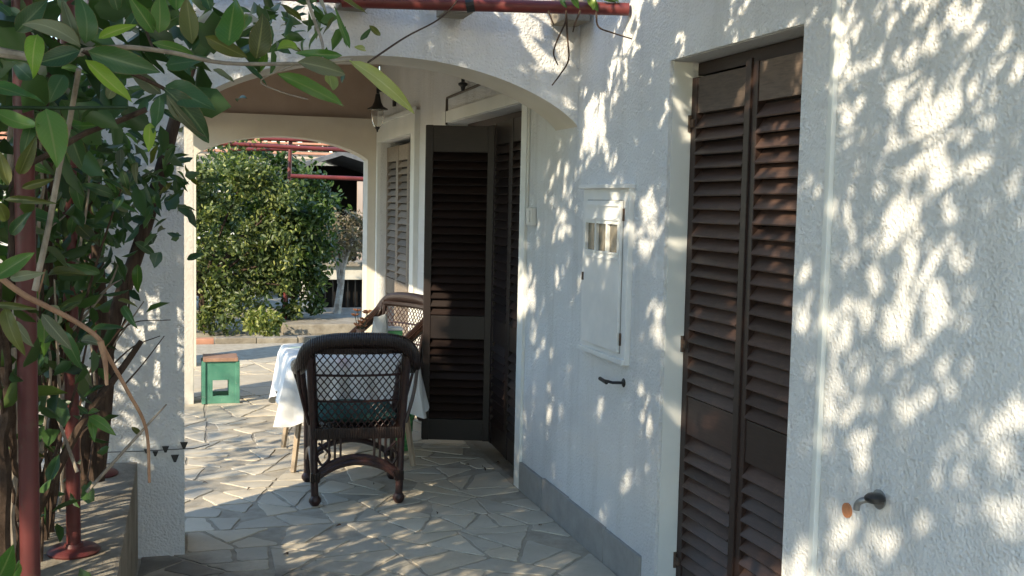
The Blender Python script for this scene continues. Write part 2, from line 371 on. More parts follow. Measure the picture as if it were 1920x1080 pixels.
D1 = (2.79, 3.68, -.03, 2.022)      # near shuttered door
D2 = (5.50, 7.24, -.03, 2.02)       # folding shutter door in the porch
D3 = (8.36, 9.86, -.03, 2.01)       # shuttered door at the porch end
hb(wall_yz(1.70, -3, 4.85, -.03, 3.0, [D1], .30), 'wall', 'stucco')
hb(wall_yz(1.7015, 4.85, 9.96, -.03, 3.0, [D2, D3], .30), 'porch_wall', 'stucco')
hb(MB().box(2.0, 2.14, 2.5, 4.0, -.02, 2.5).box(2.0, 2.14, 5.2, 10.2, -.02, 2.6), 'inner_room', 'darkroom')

def arch_wall(y0, y1, xl, xr, zt, x0, x1, zs, rise, n=28, p=2.0):
    """wall facing -Y between xl and xr up to zt with an arched opening x0..x1"""
    mb = MB(); c, hw = (x0+x1)/2, (x1-x0)/2
    pr = [(c-hw*math.cos(math.pi*i/n), zs+rise*(max(0, 1-abs(math.cos(math.pi*i/n))**p))**(.78)) for i in range(n+1)]
    for y, fl in ((y0, 0), (y1, 1)):
        for i in range(n):
            (a, za), (b, zb) = pr[i], pr[i+1]
            mb.add([(a, y, za), (b, y, zb), (b, y, zt), (a, y, zt)], [(0, 1, 2, 3) if not fl else (3, 2, 1, 0)])
        for a, b in ((xl, x0), (x1, xr)):
            if b-a > .001: mb.add([(a, y, -.03), (b, y, -.03), (b, y, zt), (a, y, zt)], [(0, 1, 2, 3) if not fl else (3, 2, 1, 0)])
    face = MB()
    for i in range(n):
        (a, za), (b, zb) = pr[i], pr[i+1]
        face.add([(a, y0, za), (b, y0, zb), (b, y1, zb), (a, y1, za)], [(0, 3, 2, 1)])
    for x, fl in ((x0, 0), (x1, 1)):
        if (fl and xr-x1 > .001) or not fl:
            face.add([(x, y0, -.03), (x, y1, -.03), (x, y1, zs), (x, y0, zs)], [(0, 3, 2, 1) if fl else (0, 1, 2, 3)])
    mb.add([(xl, y0, -.03), (xl, y1, -.03), (xl, y1, zt), (xl, y0, zt)], [(0, 3, 2, 1)])
    return mb, face
a, b = arch_wall(4.68, 4.985, -.42, 1.7, 3.0, 0.0, 1.7, 1.845, .265)
hb(a, 'front_arch', 'stucco'); hb(b, 'front_arch_soffit', 'inner', True)
a, b = arch_wall(9.94, 10.2, -.5, 1.7, 2.225, .10, 1.60, 1.85, .19)
hb(a, 'rear_arch', 'inner'); hb(b, 'rear_arch_soffit', 'inner', True)
hb(MB().box(-.5, 1.70, 9.99, 10.18, 2.228, 2.9), 'upper_panel', 'brownboard')
hb(MB().box(-.19, .065, 8.13, 8.40, -.03, 2.15, .006), 'pillar', 'pillar')
hb(MB().box(-.24, .0, 4.99, 9.93, 2.15, 2.68), 'side_beam', 'inner')
hb(MB().box(-.45, 1.69, 4.99, 10.19, 2.70, 2.78), 'ceiling', 'brownboard')
hb(MB().box(-.5, 1.68, 4.62, 10.4, 3.003, 3.12).box(1.66, 6, -3, 10.4, 3.003, 3.15), 'roof', 'terra')
# smooth plaster bands round the doors (a few mm proud)
hb(MB().box(1.688, 1.7, 3.682, 3.80, -.02, 2.14, .003).box(1.688, 1.7, 2.645, 2.788, -.02, 2.14, .003).box(1.689, 1.7, 2.646, 3.799, 2.024, 2.139, .003), 'door_surround', 'stucco')
hb(MB().box(1.684, 1.7, 2.622, 2.645, -.02, 2.9, .004), 'plaster_bead', 'paint')
hb(MB().box(1.701, 1.775, 3.6768, 3.6802, -.02, 2.02).box(1.701, 1.775, 2.7898, 2.7932, -.02, 2.02), 'door_reveal', 'paint')
hb(MB().box(1.685, 1.703, 5.405, 5.497, -.01, 2.10, .003).box(1.685, 1.703, 7.243, 7.34, -.01, 2.10, .003).box(1.686, 1.703, 5.405, 7.34, 2.024, 2.10, .003), 'porch_door_casing', 'paint')
hb(MB().box(1.672, 1.703, 8.16, 8.355, -.01, 2.18, .004).box(1.672, 1.703, 9.865, 9.935, -.01, 2.18, .004).box(1.673, 1.703, 8.165, 9.93, 2.014, 2.18, .004), 'end_door_casing', 'paint')
hb(MB().box(1.66, 1.672, 8.155, 8.19, -.01, 2.20, .003).box(1.66, 1.672, 8.19, 9.93, 2.165, 2.20, .003), 'casing_moulding', 'paint')
# grey stone skirting in separate slabs
for i, (ya, yb) in enumerate(((3.815, 4.19), (4.194, 4.66), (4.664, 5.02), (5.024, 5.395))):
    hb(MB().box(1.684-.002*(i % 2), 1.7, ya, yb, -.006, .142+.004*(i % 3), .003), 'skirting_slab', 'skirt')
# rafter ends over the arch
for x, y in ((.667, 4.5), (1.10, 4.5), (1.62, 4.5)):
    hb(MB().box(x-.06, x+.06, y, 4.679, 2.285, 2.42, .006), 'rafter_end', 'concrete')

# ------------------------------------------------------------------ louvred shutters
def slat_mesh(wd, mat, key, cache={}):
    if (wd, key) not in cache:
        mb = MB(); a = R(38); L, T = .056, .008
        pr = [(-L/2, -T/2), (L/2, -T/2), (L/2+.002, 0), (L/2, T/2), (-L/2, T/2)]
        pts = [(p[0]*math.sin(a)*-1+p[1]*math.cos(a), -(p[0]*math.cos(a)+p[1]*math.sin(a))) for p in pr]   # (depth, height): outer edge low
        vs = [(x, y, z) for x in (0, wd) for (y, z) in pts]; n = len(pts)
        mb.add(vs, [tuple(range(n-1, -1, -1)), tuple(range(n, 2*n))]+[(i, (i+1) % n, (i+1) % n+n, i+n) for i in range(n)])
        cache[(wd, key)] = mb.mesh('slat', mat)
    return cache[(wd, key)]
def shutter(name, loc, rz, W, Ht, frame='shutter', slat='slat', toprail='shutter', pitch=.0485, hinges=(), label=None, st=.042, z0=.03, flip=False, trail=.13):
    """leaf in local x = width, -y = outer face, z up; frame is the part, slats and rails its pieces"""
    T = .034; mb = MB()
    mb.box(0, st, -T/2, T/2, z0, Ht, .003).box(W-st, W, -T/2, T/2, z0, Ht, .003)
    o = mb.build(name, frame, house)
    o.location = Vector(loc)-H0; o.rotation_euler = (0, 0, rz)
    if label: o['label'] = label
    MB().box(st, W-st, -T/2+.004, T/2-.004, Ht-trail, Ht-.002, .002).build('top_rail', toprail, o)
    MB().box(st, W-st, -T/2+.004, T/2-.004, .66, .80, .002).build('middle_rail', frame, o)
    MB().box(st, W-st, -T/2+.004, T/2-.004, z0+.002, .16, .002).build('bottom_rail', frame, o)
    MB().box(.004, W-.004, T/2-.003, T/2+.004, z0+.01, Ht-.01).build('backing', 'darkroom', o)  # near-black sheet painting the darkness behind the slats
    me = slat_mesh(round(W-2*st, 3), slat, slat)
    for za, zb in ((.165, .655), (.805, Ht-trail-.005)):
        n = int(round((zb-za)/pitch)); p = (zb-za)/n
        for i in range(n):
            s = link('slat', me, o, (st, -.001+random.uniform(-.0012, .0012), za+(i+.5)*p), (random.gauss(0, .05), random.uniform(-.006, .006), random.uniform(-.006, .006)))
    for hz in hinges:
        MB().box(-.072, -.004, -.022, -.016, hz-.02, hz+.02).box(-.01, .03, -.024, -.017, hz-.014, hz+.014).tube([(0, -.022, hz-.03), (0, -.022, hz+.03)], .007, 8).build('hinge', 'rust', o)
    return o
half = (D1[1]-D1[0]-.008)/2
# near door: outer face towards -X.  local +x must run along world -Y so that local -y faces -X
shutter('shutter_leaf', (1.792, 3.676, 0), R(-90), half, 1.965, toprail='weathered', hinges=(1.80, .99, .17), label='left leaf of the near brown shutter pair with pale weathered top rail')
shutter('shutter_leaf', (1.789, 3.676-half-.004, 0), R(-90), half, 1.972, toprail='weathered', label='right leaf of the near brown shutter pair with pale weathered top rail')
hb(MB().box(1.80, 1.86, 2.79, 3.68, 1.975, 2.02).box(1.765, 1.775, 3.225, 3.262, .03, 1.985, .003), 'door_head', 'shutter')
hb(MB().box(1.745, 1.765, 2.79, 3.677, -.02, .018, .004), 'threshold', 'concrete')
# porch door: two leaves shut, the third folded out into the porch
th = math.atan2(.035, .43)
shutter('shutter_leaf', (1.803, 6.372, 0), R(-90)-.05, .428, 1.968, frame='shuttershade', slat='shuttershade', toprail='shuttershade', label='far closed leaf of the folding porch shutters')
shutter('shutter_leaf', (1.780, 5.941, 0), R(-90)-.05, .428, 1.968, frame='shuttershade', slat='shuttershade', toprail='shuttershade', label='near closed leaf of the folding porch shutters')
shutter('shutter_leaf', (1.405, 6.532, 0), math.atan2(6.40-6.532, 1.80-1.405), .415, 1.955, frame='shuttershade', slat='shuttershade', toprail='shuttershade', label='dark shutter leaf folded out into the porch', trail=.16)
shutter('shutter_leaf', (1.410, 6.572, 0), math.atan2(6.44-6.572, 1.80-1.405), .415, 1.955, frame='shuttershade', slat='shuttershade', toprail='shuttershade', label='shutter leaf folded behind the open one')
hb(MB().box(1.84, 1.9, 5.51, 7.235, 1.975, 2.02), 'porch_door_head', 'shutter')
for i in range(3):
    shutter('shutter_leaf', (1.775, 9.855-i*.50, 0), R(-90), .495, 1.965, frame='shutterfar', slat='shutterfar', toprail='shutterfar', pitch=.06, st=.05)
# ================================================================== FIXTURES ON THE WALL
mbx = thing('meter_cabinet', 'white painted meter cabinet with three small panes set in the roughcast wall', 'cabinet', (1.7, 4.26, .86))
def mk(mb, name, mat, par, smooth=False): return mb.build(name, mat, par, smooth)
mk(MB().box(-.022, .01, -.255, .255, 0, .72, .004).box(-.045, .01, -.262, .262, .705, .722, .003).box(-.034, -.0215, -.254, .254, .001, .022, .003), 'frame', 'metalwhite', mbx)
mk(MB().box(-.0235, -.0219, -.2085, .1985, .0415, .6585), 'gap_shade', 'skirt', mbx)  # grey sheet painted as the shaded gap round the door
fr = MB()
y0, y1, za, zb = -.205, .195, .045, .655
zs_ = (.445, .56); ys_ = [(-.187, -.076), (-.062, .049), (.063, .174)]
fr.box(-.036, -.0240, y0, y1, za, zs_[0], .003).box(-.036, -.0240, y0, y1, zs_[1], zb, .003)
for ya, yb in ((y0, -.187), (-.076, -.062), (.049, .063), (.174, y1)): fr.box(-.0365, -.0240, ya, yb, zs_[0]-.001, zs_[1]+.001, .002)
door = mk(fr, 'door', 'metalwhite', mbx)
for ya, yb in ys_:
    mk(MB().box(-.0275, -.0245, ya+.001, yb-.001, zs_[0]+.001, zs_[1]-.001), 'pane', 'pane', door)
    mk(MB().box(-.041, -.036, ya-.006, ya, zs_[0]-.006, zs_[1]+.006).box(-.041, -.036, yb, yb+.006, zs_[0]-.006, zs_[1]+.006).box(-.0415, -.036, ya, yb, zs_[0]-.007, zs_[0]).box(-.0415, -.036, ya, yb, zs_[1], zs_[1]+.007), 'pane_trim', 'paint', door)
mk(MB().box(-.042, -.036, y0+.02, y1-.02, .575, .583).box(-.042, -.036, y0+.02, y1-.02, .632, .640).box(-.042, -.036, y0+.02, y1-.02, .415, .424), 'moulding', 'metalwhite', door)
for hz in (.10, .60): mk(MB().tube([(-.026, -.213, hz-.025), (-.026, -.213, hz+.025)], .0045), 'hinge', 'rust', mbx)
mk(MB().box(-.040, -.029, .200, .212, .31, .345, .002), 'latch', 'rust', mbx)

hk = thing('shutter_hook', 'small dark iron shutter stay sticking out of the wall below the meter cabinet', 'hook', (1.7, 4.055, .783))
mk(MB().lathe([(.0, -.003), (.017, -.003), (.019, .002), (.012, .006), (0, .007)], 14), 'plate', 'iron', hk).rotation_euler = (0, R(-90), 0)
mk(MB().tube([(0, 0, 0), (-.045, .01, 0), (-.055, .03, .002), (-.055, .10, -.004)], .006).tube([(-.055, .05, -.006), (-.055, .125, -.001)], .008), 'stay', 'iron', hk, True)

tp = thing('garden_tap', 'small wall tap with black knob and curved spout on the dappled wall', 'tap', (1.7, 2.35, .765))
mk(MB().lathe([(0, 0), (.024, 0), (.026, .006), (.012, .010), (0, .011)], 16), 'rosette', 'chrome', tp, True).rotation_euler = (0, R(-90), 0)
mk(MB().tube(spline([(0, 0, 0), (-.03, .004, 0), (-.045, .014, -.005), (-.050, .024, -.016), (-.051, .026, -.032)]), .0085, 10), 'spout', 'chrome', tp, True)
mk(MB().tube([(-.028, 0, 0), (-.030, -.012, .012)], .006), 'stem', 'chrome', tp, True)
mk(MB().lathe([(0, -.004), (.020, -.004), (.026, .002), (.026, .010), (.018, .017), (0, .018)], 12, (-.032, -.022, .004)), 'knob', 'iron', tp, True)
tag(MB().tube([(1.7, 2.487, .698), (1.694, 2.487, .698)], .020, 20).build('wall_sticker', 'orange'), 'round orange disc stuck on the wall beside the tap', 'sticker')
sk = thing('wall_switch', 'small white switch box on the wall beside the porch door', 'switch', (1.7, 5.30, 1.43))
mk(MB().box(-.026, 0, -.045, .045, -.045, .045, .004), 'case', 'plastic', sk); mk(MB().box(-.032, -.026, -.02, .02, -.03, .03, .002), 'rocker', 'plastic', sk)
tag(MB().box(1.692, 1.7, 5.385, 5.402, 1.48, 2.2, .002).build('cable_conduit', 'plastic'), 'thin conduit running up the wall from the switch box', 'conduit')
cb = thing('wall_cable', 'brown cable stapled along the wall above the porch door', 'cable', (1.7, 7.24, 2.19))
mk(MB().tube([(-.008, -1.95, .06), (-.008, -1.5, .02), (-.008, -.76, .005), (-.008, -.3, .0), (-.008, -.01, -.002), (-.008, 0, -.02), (-.008, .002, -.18)], .008), 'cord', 'cable', cb, True)
mk(MB().lathe([(0, -.035), (.010, -.035), (.016, -.01), (.030, .0), (.030, .012), (.012, .02), (.012, .05), (0, .05)], 12, (-.035, -.55, .03)), 'insulator', 'iron', cb, True)

lt = thing('wall_lantern', 'black iron wall lantern with bell shade and clear glass under the porch', 'lantern', (1.7, 9.16, 2.36))
mk(MB().box(-.02, 0, -.035, .035, -.08, .07, .006), 'wall_plate', 'iron', lt)
mk(MB().tube([(-.01, 0, .045), (-.145, 0, .045)], .010).tube([(-.15, 0, .075), (-.15, 0, .02)], .012), 'arm', 'iron', lt, True)
mk(MB().lathe([(.0, .02), (.018, .015), (.022, -.01), (.030, -.05), (.048, -.085), (.085, -.105), (.086, -.113), (.02, -.112), (0, -.11)], 24, (-.15, 0, 0)), 'shade', 'iron', lt, True)
mk(MB().lathe([(.055, -.114), (.056, -.16), (.048, -.22), (.030, -.255), (.012, -.262)], 20, (-.15, 0, 0)), 'glass', 'glass', lt, True)
mk(MB().lathe([(0, -.30), (.006, -.297), (.009, -.28), (.022, -.266), (.020, -.258), (0, -.256)], 14, (-.15, 0, 0)), 'finial', 'iron', lt, True)

# ================================================================== PLANTER, PERGOLA
pl = thing('planter_wall', 'low weathered concrete planter wall with red posts standing on it', 'planter', (-.31, 3.0, 0))
mk(MB().box(-.16, .125, -4, 1.675, -.02, .405, .012), 'wall', 'concrete', pl)
mk(MB().box(-2.4, -.162, -4, 1.675, -.02, .33), 'soil', 'soil', pl)
pg = thing('pergola', 'red painted pipe pergola with posts on the planter wall beside the path', 'pergola', (-.32, 3.5, .405))
PO = Vector((-.32, 3.5, .405))
for y in (1.5, 2.55, 3.51, 4.48):
    x = -.325
    p = MB().tube([Vector((x, y, .41))-PO, Vector((x-.003, y, 2.31))-PO], .0208, 16).build('post', 'redshade', pg, True)
    MB().lathe([(0, 0), (.075, 0), (.078, .006), (.070, .014), (.03, .018), (.026, .03), (0, .03)], 20, Vector((x, y, .405))-PO).build('base_plate', 'redshade', p, True)
cr = MB().tube([Vector((-.40, 4.64, 2.305))-PO, Vector((.72, 4.42, 2.297))-PO], .0235, 14).build('crossbar', 'red', pg, True)
MB().tube([Vector((.60, 4.405, 2.277))-PO, Vector((1.69, 4.095, 2.272))-PO], .0255, 14).build('crossbar', 'red', pg, True)
MB().tube([Vector((1.07, 4.271, 2.270))-PO, Vector((1.10, 4.262, 2.276))-PO], .0285, 12).build('wire_tie', 'iron', pg)
for y in (2.6, 3.4):
    MB().tube([Vector((-2.2, y, 2.45))-PO, Vector((1.69, y-.1, 2.43))-PO], .0235, 8).build('crossbar', 'red', pg, True)
for x in (-2.0, -.9):
    MB().tube([Vector((x, -1.5, 2.49))-PO, Vector((x+.02, 4.3, 2.49))-PO], .012, 8).build('crossbar', 'red', pg, True)

wr = thing('wire_with_clips', 'thin black wire with hanging clips stretched across the pillar foot', 'wire', (-.30, 4.66, .45))
mk(MB().tube([(-.02, .01, 0), (.12, 0, .0), (.34, .005, .002), (.40, .06, .004)], .0018, 5), 'strand', 'iron', wr)
for x, z, s in ((.225, .005, 1), (.298, .018, 1.1), (.262, -.035, 1.15), (.185, -.012, .8), (.15, .0, .7)):
    mk(MB().add([(x-.014*s, -.004, z+.012*s), (x+.014*s, -.004, z+.012*s), (x+.004*s, -.004, z-.014*s), (x-.004*s, -.004, z-.014*s)]+[(x-.014*s, .004, z+.012*s), (x+.014*s, .004, z+.012*s), (x+.004*s, .004, z-.014*s), (x-.004*s, .004, z-.014*s)],
       [(0, 1, 2, 3), (7, 6, 5, 4), (0, 4, 5, 1), (1, 5, 6, 2), (2, 6, 7, 3), (3, 7, 4, 0)]), 'clip', 'iron', wr)

# ================================================================== FURNITURE
def make_chair(low=False):
    t = thing('wicker_armchair', 'dark wicker armchair with lattice back turned to the path', 'armchair')
    # local: +y is the way it faces, origin between the rear feet
    for sx in (-1, 1):
        leg = MB().tube(spline([(sx*.205, 0, .045), (sx*.208, 0, .10), (sx*.215, .005, .36), (sx*.225, -.01, .55), (sx*.235, -.035, .74)], 4), [.019]*17, 10).build('leg', 'wicker', t, True)
        MB().lathe([(0, 0), (.018, 0), (.030, .018), (.030, .032), (.020, .048), (0, .05)], 12, (sx*.205, 0, 0)).build('foot', 'wicker', leg, True)
        leg = MB().tube([(sx*.225, .47, .045), (sx*.228, .47, .36), (sx*.262, .45, .40 if low else .62)], .018, 10).build('leg', 'wicker', t, True)
        MB().lathe([(0, 0), (.018, 0), (.030, .018), (.030, .032), (.020, .048), (0, .05)], 12, (sx*.225, .47, 0)).build('foot', 'wicker', leg, True)
        MB().box(sx*.205-.024, sx*.205+.024, -.022, .022, .115, .165, .008).build('leg_binding', 'roll', t)
    MB().box(-.225, .225, -.015, .49, .325, .385, .012).build('seat_frame', 'roll', t)
    # arched braces with spindles
    def brace(p0, p1, zc, nm='brace'):
        p0, p1 = Vector(p0), Vector(p1); pts = []
        for i in range(15):
            u = i/14; p = p0.lerp(p1, u); p.z += zc*(1-(2*u-1)**2)**.9; pts.append(p)
        MB().tube(pts, .016, 8).build(nm, 'wicker', t, True)
        for i in (2, 3, 4, 10, 11, 12): MB().tube([pts[i], (pts[i].x, pts[i].y, .33)], .0045, 6).build('spindle', 'wicker', t)
    brace((-.195, 0, .135), (.195, 0, .135), .075); brace((-.19, .005, .16), (.19, .005, .16), .075)
    brace((-.21, .47, .135), (.21, .47, .135), .085)
    for sx in (-1, 1):
        brace((sx*.21, .03, .135), (sx*.225, .45, .135), .085)
        MB().tube(spline([(sx*.19, -.004, .31), (sx*.135, -.004, .25), (sx*.17, -.004, .20), (sx*.195, -.004, .245), (sx*.165, -.004, .27)], 5), .007, 6).build('scroll', 'wicker', t, True)
    # rolled rim: one U from arm to arm over the back
    prof = [(-.262, .50, .55), (-.278, .47, .62), (-.285, .30, .645), (-.282, .10, .665), (-.268, 0, .71), (-.243, -.04, .775), (-.17, -.055, .812), (0, -.06, .822)]
    if low: prof[:4] = [(-.245, .42, .40), (-.262, .34, .47), (-.272, .22, .555), (-.275, .09, .64)]
    path = spline(prof+[(-x, y, z) for x, y, z in prof[-2::-1]], 4)
    rr = [.030+.007*math.sin(math.pi*i/(len(path)-1))**.5 for i in range(len(path))]
    MB().tube(path, rr, 12).build('rolled_rim', 'roll', t, True)
    for sx in (-1, 1):
        MB().tube(spline([(sx*.29, .02, .66), (sx*.275, .01, .55), (sx*.235, .0, .40)], 4), .009, 6).build('arm_support', 'wicker', t, True)
        if low: continue
        MB().tube([(sx*.30, .22, .63), (sx*.235, .22, .38)], .008, 6).build('arm_support', 'wicker', t, True)
        MB().tube([(sx*.30, .36, .62), (sx*.235, .36, .38)], .008, 6).build('arm_support', 'wicker', t, True)
    # lattice back: two families of strands bowed over the back surface
    def back(u, z):                       # u -1..1
        hwid = .205+.02*(z-.40)/.36
        return Vector((u*hwid, -.012-.045*(z-.40)/.36-.035*(1-u*u)+.035, z))
    lat = MB(); z0, z1 = .385, .80; N = 13; sl = 1.5
    for fam in (-1, 1):
        for i in range(-9, N+10):
            u0 = -1+2*i/N; pts = []
            for k in range(15):
                q = k/14; u = u0+fam*sl*(q-.5); z = z0+(z1-z0)*q
                if -1 <= u <= 1: pts.append(back(u, z)+Vector((random.uniform(-.0016, .0016), .003*fam, random.uniform(-.0016, .0016))))
            if len(pts) >= 2: lat.tube(pts, .0031, 5, False)
    tag(lat.build('lattice', 'wicker', t, True), kind='stuff')
    for z in (.515, .645): MB().tube([back(-1+2*k/12, z) for k in range(13)], .0065, 6).build('weave_band', 'wicker', t, True)
    MB().tube([back(-1+2*k/12, .775) for k in range(13)], .024, 8).build('back_band', 'roll', t, True)
    for sx in (-1, 1): MB().tube([back(sx*1.0, .38+.42*k/8) for k in range(9)], .017, 8).build('back_post', 'roll', t, True)
    # cushion
    cu = MB(); nx, ny = 12, 12; vs = []
    for top in (0, 1):
        for j in range(ny+1):
            for i in range(nx+1):
                u, v = -1+2*i/nx, -1+2*j/ny; e = (max(0, 1-u**4)*max(0, 1-v**4))**.5
                vs.append((u*.205, .235+v*.215, .42+(.035*e if top else -.032*e)+.004*math.sin(5*u+3*v)))
    n1 = (nx+1)*(ny+1)
    for top in (0, 1):
        for j in range(ny):
            for i in range(nx):
                a = top*n1+j*(nx+1)+i; f = (a, a+1, a+nx+2, a+nx+1); cu.f.append(f if top else f[::-1])
    cu.v = vs; cu.build('cushion', 'cushion', t, True)
    return t
ch1 = make_chair(); ch1.location = (.815, 5.285, 0); ch1.rotation_euler = (0, 0, R(-4))
ch2 = make_chair(True); ch2.location = (1.45, 7.42, 0); ch2.rotation_euler = (0, 0, R(119))
ch2['label'] = 'dark wicker armchair behind the table with its seat towards the table'
for o in (ch1, ch2): o['group'] = 'wicker armchairs at the table'

tb = thing('table', 'small wooden table with splayed pale legs under the printed cloth', 'table', (.905, 6.30, 0))
mk(MB().box(-.34, .34, -.34, .34, .595, .620, .006), 'table_top', 'legwood', tb)
for sx in (-1, 1):
    for sy in (-1, 1):
        mk(MB().tube([(sx*.26, sy*.22, .595), (sx*.335, sy*.315, .0)], [.019, .017], 6), 'leg', 'legwood', tb)
mk(MB().box(-.05, .05,   .25, .28, .1, .595, .004), 'centre_board', 'seatwood', tb)
# cloth draped over the top, hanging in folds
def cloth():
    mb = MB(); n = 112; hw, hd = .352, .352; rings = []
    per = []
    for i in range(n):
        a = 2*math.pi*i/n; c, s = math.cos(a), math.sin(a); k = 1/max(abs(c), abs(s)); k = min(k, 1.33)
        per.append((c*k, s*k, a))
    zt = .624
    for j in range(12):
        ring = []
        for c, s, a in per:
            if j == 0: ring.append((c*hw*.5, .02+s*hd*.5, zt))
            elif j == 1: ring.append((c*hw*.97, .02+s*hd*.97, zt))
            elif j == 2: ring.append((c*hw, .02+s*hd, zt-.008))
            else:
                q = (j-2)/9; corner = (abs(c*s))**1.5
                drop = (.235+.13*corner+.015*math.sin(3*a+1))*q
                fl = .012+q*(.022*math.sin(17*a+2*math.sin(3*a))+.010*math.sin(31*a+1)+.05*corner+.018)
                ring.append((c*(hw+fl), .02+s*(hd+fl), zt-.008-drop))
        rings += ring
    mb.v = [(0, .02, zt)]+rings
    mb.f = [(0, 1+i, 1+(i+1) % n) for i in range(n)]
    for j in range(11):
        for i in range(n): a, b = 1+j*n+i, 1+j*n+(i+1) % n; mb.f.append((a, a+n, b+n, b))
    return mb
cl = cloth().build('tablecloth', 'cloth', None, True); cl.location = (.905, 6.28, 0)
tag(cl, 'white printed cloth draped over the small table', 'tablecloth')
vs = thing('flower_vase', 'small vase of orange flowers on the table', 'vase', (.99, 6.36, .626))
mk(MB().lathe([(0, 0), (.03, 0), (.042, .03), (.036, .07), (.022, .10), (.028, .115), (.020, .112), (0, .09)], 18), 'vase', 'seatwood', vs, True)
for i in range(9):
    a_ = i*2.4; p = Vector((.045*math.cos(a_)*(.4+i/12), .045*math.sin(a_)*(.4+i/12), .165+.05*math.sin(i*1.7)))
    mk(MB().tube([(0, 0, .09), (p.x*.6, p.y*.6, .13), p], .0022, 5), 'stalk', 'foliage', vs)
    fl = MB()
    for k in range(7):
        b_ = 2*math.pi*k/7; d = Vector((math.cos(b_), math.sin(b_), .35)).normalized(); e = Vector((-math.sin(b_), math.cos(b_), 0))
        fl.add([p, p+d*.016+e*.009, p+d*.030+Vector((0, 0, .004)), p+d*.016-e*.009, p+d*.016+Vector((0, 0, .012))], [(0, 1, 4), (1, 2, 4), (2, 3, 4), (3, 0, 4), (0, 3, 2, 1)])
    mk(fl, 'blossom', 'orange', vs)
tag(MB().add([(0, 0, 0), (.10, 0, 0), (.11, .05, 0), (-.01, .05, 0), (.01, .018, .17), (.08, .02, .20), (.095, .035, .19), (.015, .04, .18), (.05, -.012, .09), (.055, .06, .10), (.02, -.004, .12), (.085, .002, .11)],
     [(0, 1, 8), (1, 11, 8), (11, 5, 8), (5, 4, 10, 8), (10, 0, 8), (10, 4, 0), (1, 2, 6, 5, 11), (2, 9, 6), (9, 7, 6), (2, 3, 9), (3, 7, 9), (3, 0, 4, 7), (4, 5, 6, 7), (0, 3, 2, 1)]).build('paper_bag', 'plastic'), 'crumpled white paper bag standing on the table beside the flowers', 'bag').location = (1.06, 6.36, .626)
gc = thing('food_box', 'pale green lidded food box on the table beside the paper bag', 'box', (1.19, 6.45, .626))
mk(MB().box(-.05, .06, -.05, .05, 0, .095, .008), 'box', 'greenplastic', gc); mk(MB().box(-.054, .064, -.054, .054, .097, .112, .004), 'lid', 'metalwhite', gc)
bk = thing('green_crate', 'green ribbed plastic tub on the floor under the table', 'tub', (1.25, 6.42, 0))
mk(MB().lathe([(0, .0), (.062, 0), (.064, .05), (.068, .055), (.066, .06), (.069, .11), (.073, .115), (.071, .12), (.074, .19), (.08, .195), (.08, .21), (.072, .21), (.06, .02), (0, .018)], 24), 'tub', 'greenplastic', bk, True)
mk(MB().tube([(.08*math.cos(R(a)), -.02, .205+.0*a-.05*math.sin(R(a))) for a in range(0, 181, 20)], .003, 6), 'handle', 'iron', bk, True)

st = thing('stool', 'small green painted stool with brown seat beside the porch pillar', 'stool', (.252, 8.22, 0))
w2 = .122; hh = .305
for sy in (-1, 1):
    yy = sy*.10
    pn = MB().box(-w2, -w2*.46, yy-.008, yy+.008, 0, hh).box(w2*.46, w2, yy-.008, yy+.008, 0, hh).box(-w2*.46, w2*.46, yy-.0075, yy+.0075, .17, hh-.001).box(-w2*.46, w2*.46, yy-.0075, yy+.0075, .0, .055)
    mk(pn, 'panel', 'greenpaint', st)
    for sx in (-1, 1): mk(MB().box(sx*w2*.98-.014, sx*w2*.98+.014, yy-.015+sy*.004, yy+.015+sy*.004, .0, hh+.002, .003), 'leg', 'greenpaint', st)
for sx in (-1, 1): mk(MB().box(sx*w2-.006, sx*w2+.006, -.09, .09, .13, hh-.002), 'side_panel', 'greenpaint', st)
mk(MB().box(-.122, .122, -.125, .125, hh+.002, hh+.028, .005), 'seat', 'seatwood', st)

# ================================================================== PLANTS
def leaf_mesh(name, mat, wr=.42, bend=.35, fold=.25, curl=0., twist=0., nu=4, nv=9):
    """leaf of length 1 along +Y, normal +Z"""
    vs, fs, uvs = [], [], []
    for j in range(nv+1):
        v = j/nv; wdt = wr*.5*(math.sin(math.pi*v**.85)**.75)*(1-.25*v) if 0 < v < 1 else 0.004
        a = bend*v; yy = math.sin(a)/bend if abs(bend) > 1e-3 else v; zz = -(1-math.cos(a))/bend if abs(bend) > 1e-3 else 0
        for i in range(nu+1):
            u = -1+2*i/nu; wob = .020*math.sin(11*v+3*u+5*wr)*abs(u)
            lx, lz = u*wdt*math.cos(fold), abs(u)*wdt*math.sin(fold)+curl*u*wdt+wob; tw_ = twist*v; vs.append((lx*math.cos(tw_)-lz*math.sin(tw_), yy, zz+lx*math.sin(tw_)+lz*math.cos(tw_))); uvs.append((i/nu, v))
    for j in range(nv):
        for i in range(nu): a = j*(nu+1)+i; fs.append((a, a+1, a+nu+2, a+nu+1))
    me = bpy.data.meshes.new(name); me.from_pydata(vs, [], fs); me.materials.append(M[mat])
    ul = me.uv_layers.new(name='UVMap'); 
    for p in me.polygons:
        p.use_smooth = True
        for li in p.loop_indices: ul.data[li].uv = uvs[me.loops[li].vertex_index]
    return me
LM = {}
for mt in ('leafdark', 'leafmid', 'leafbright', 'leafolive', 'leafgrey', 'leafpale'):
    LM[mt] = [leaf_mesh('leaf', mt, *q) for q in ((.44, .5, .30, .0, .3), (.40, .9, .2, .15, -.6), (.48, -.35, .45, -.1, .4), (.36, 1.4, .25, .1, .8), (.42, .7, .6, .0, -.4), (.50, .25, .12, .2, .9), (.34, -.7, .3, .0, -.9))]

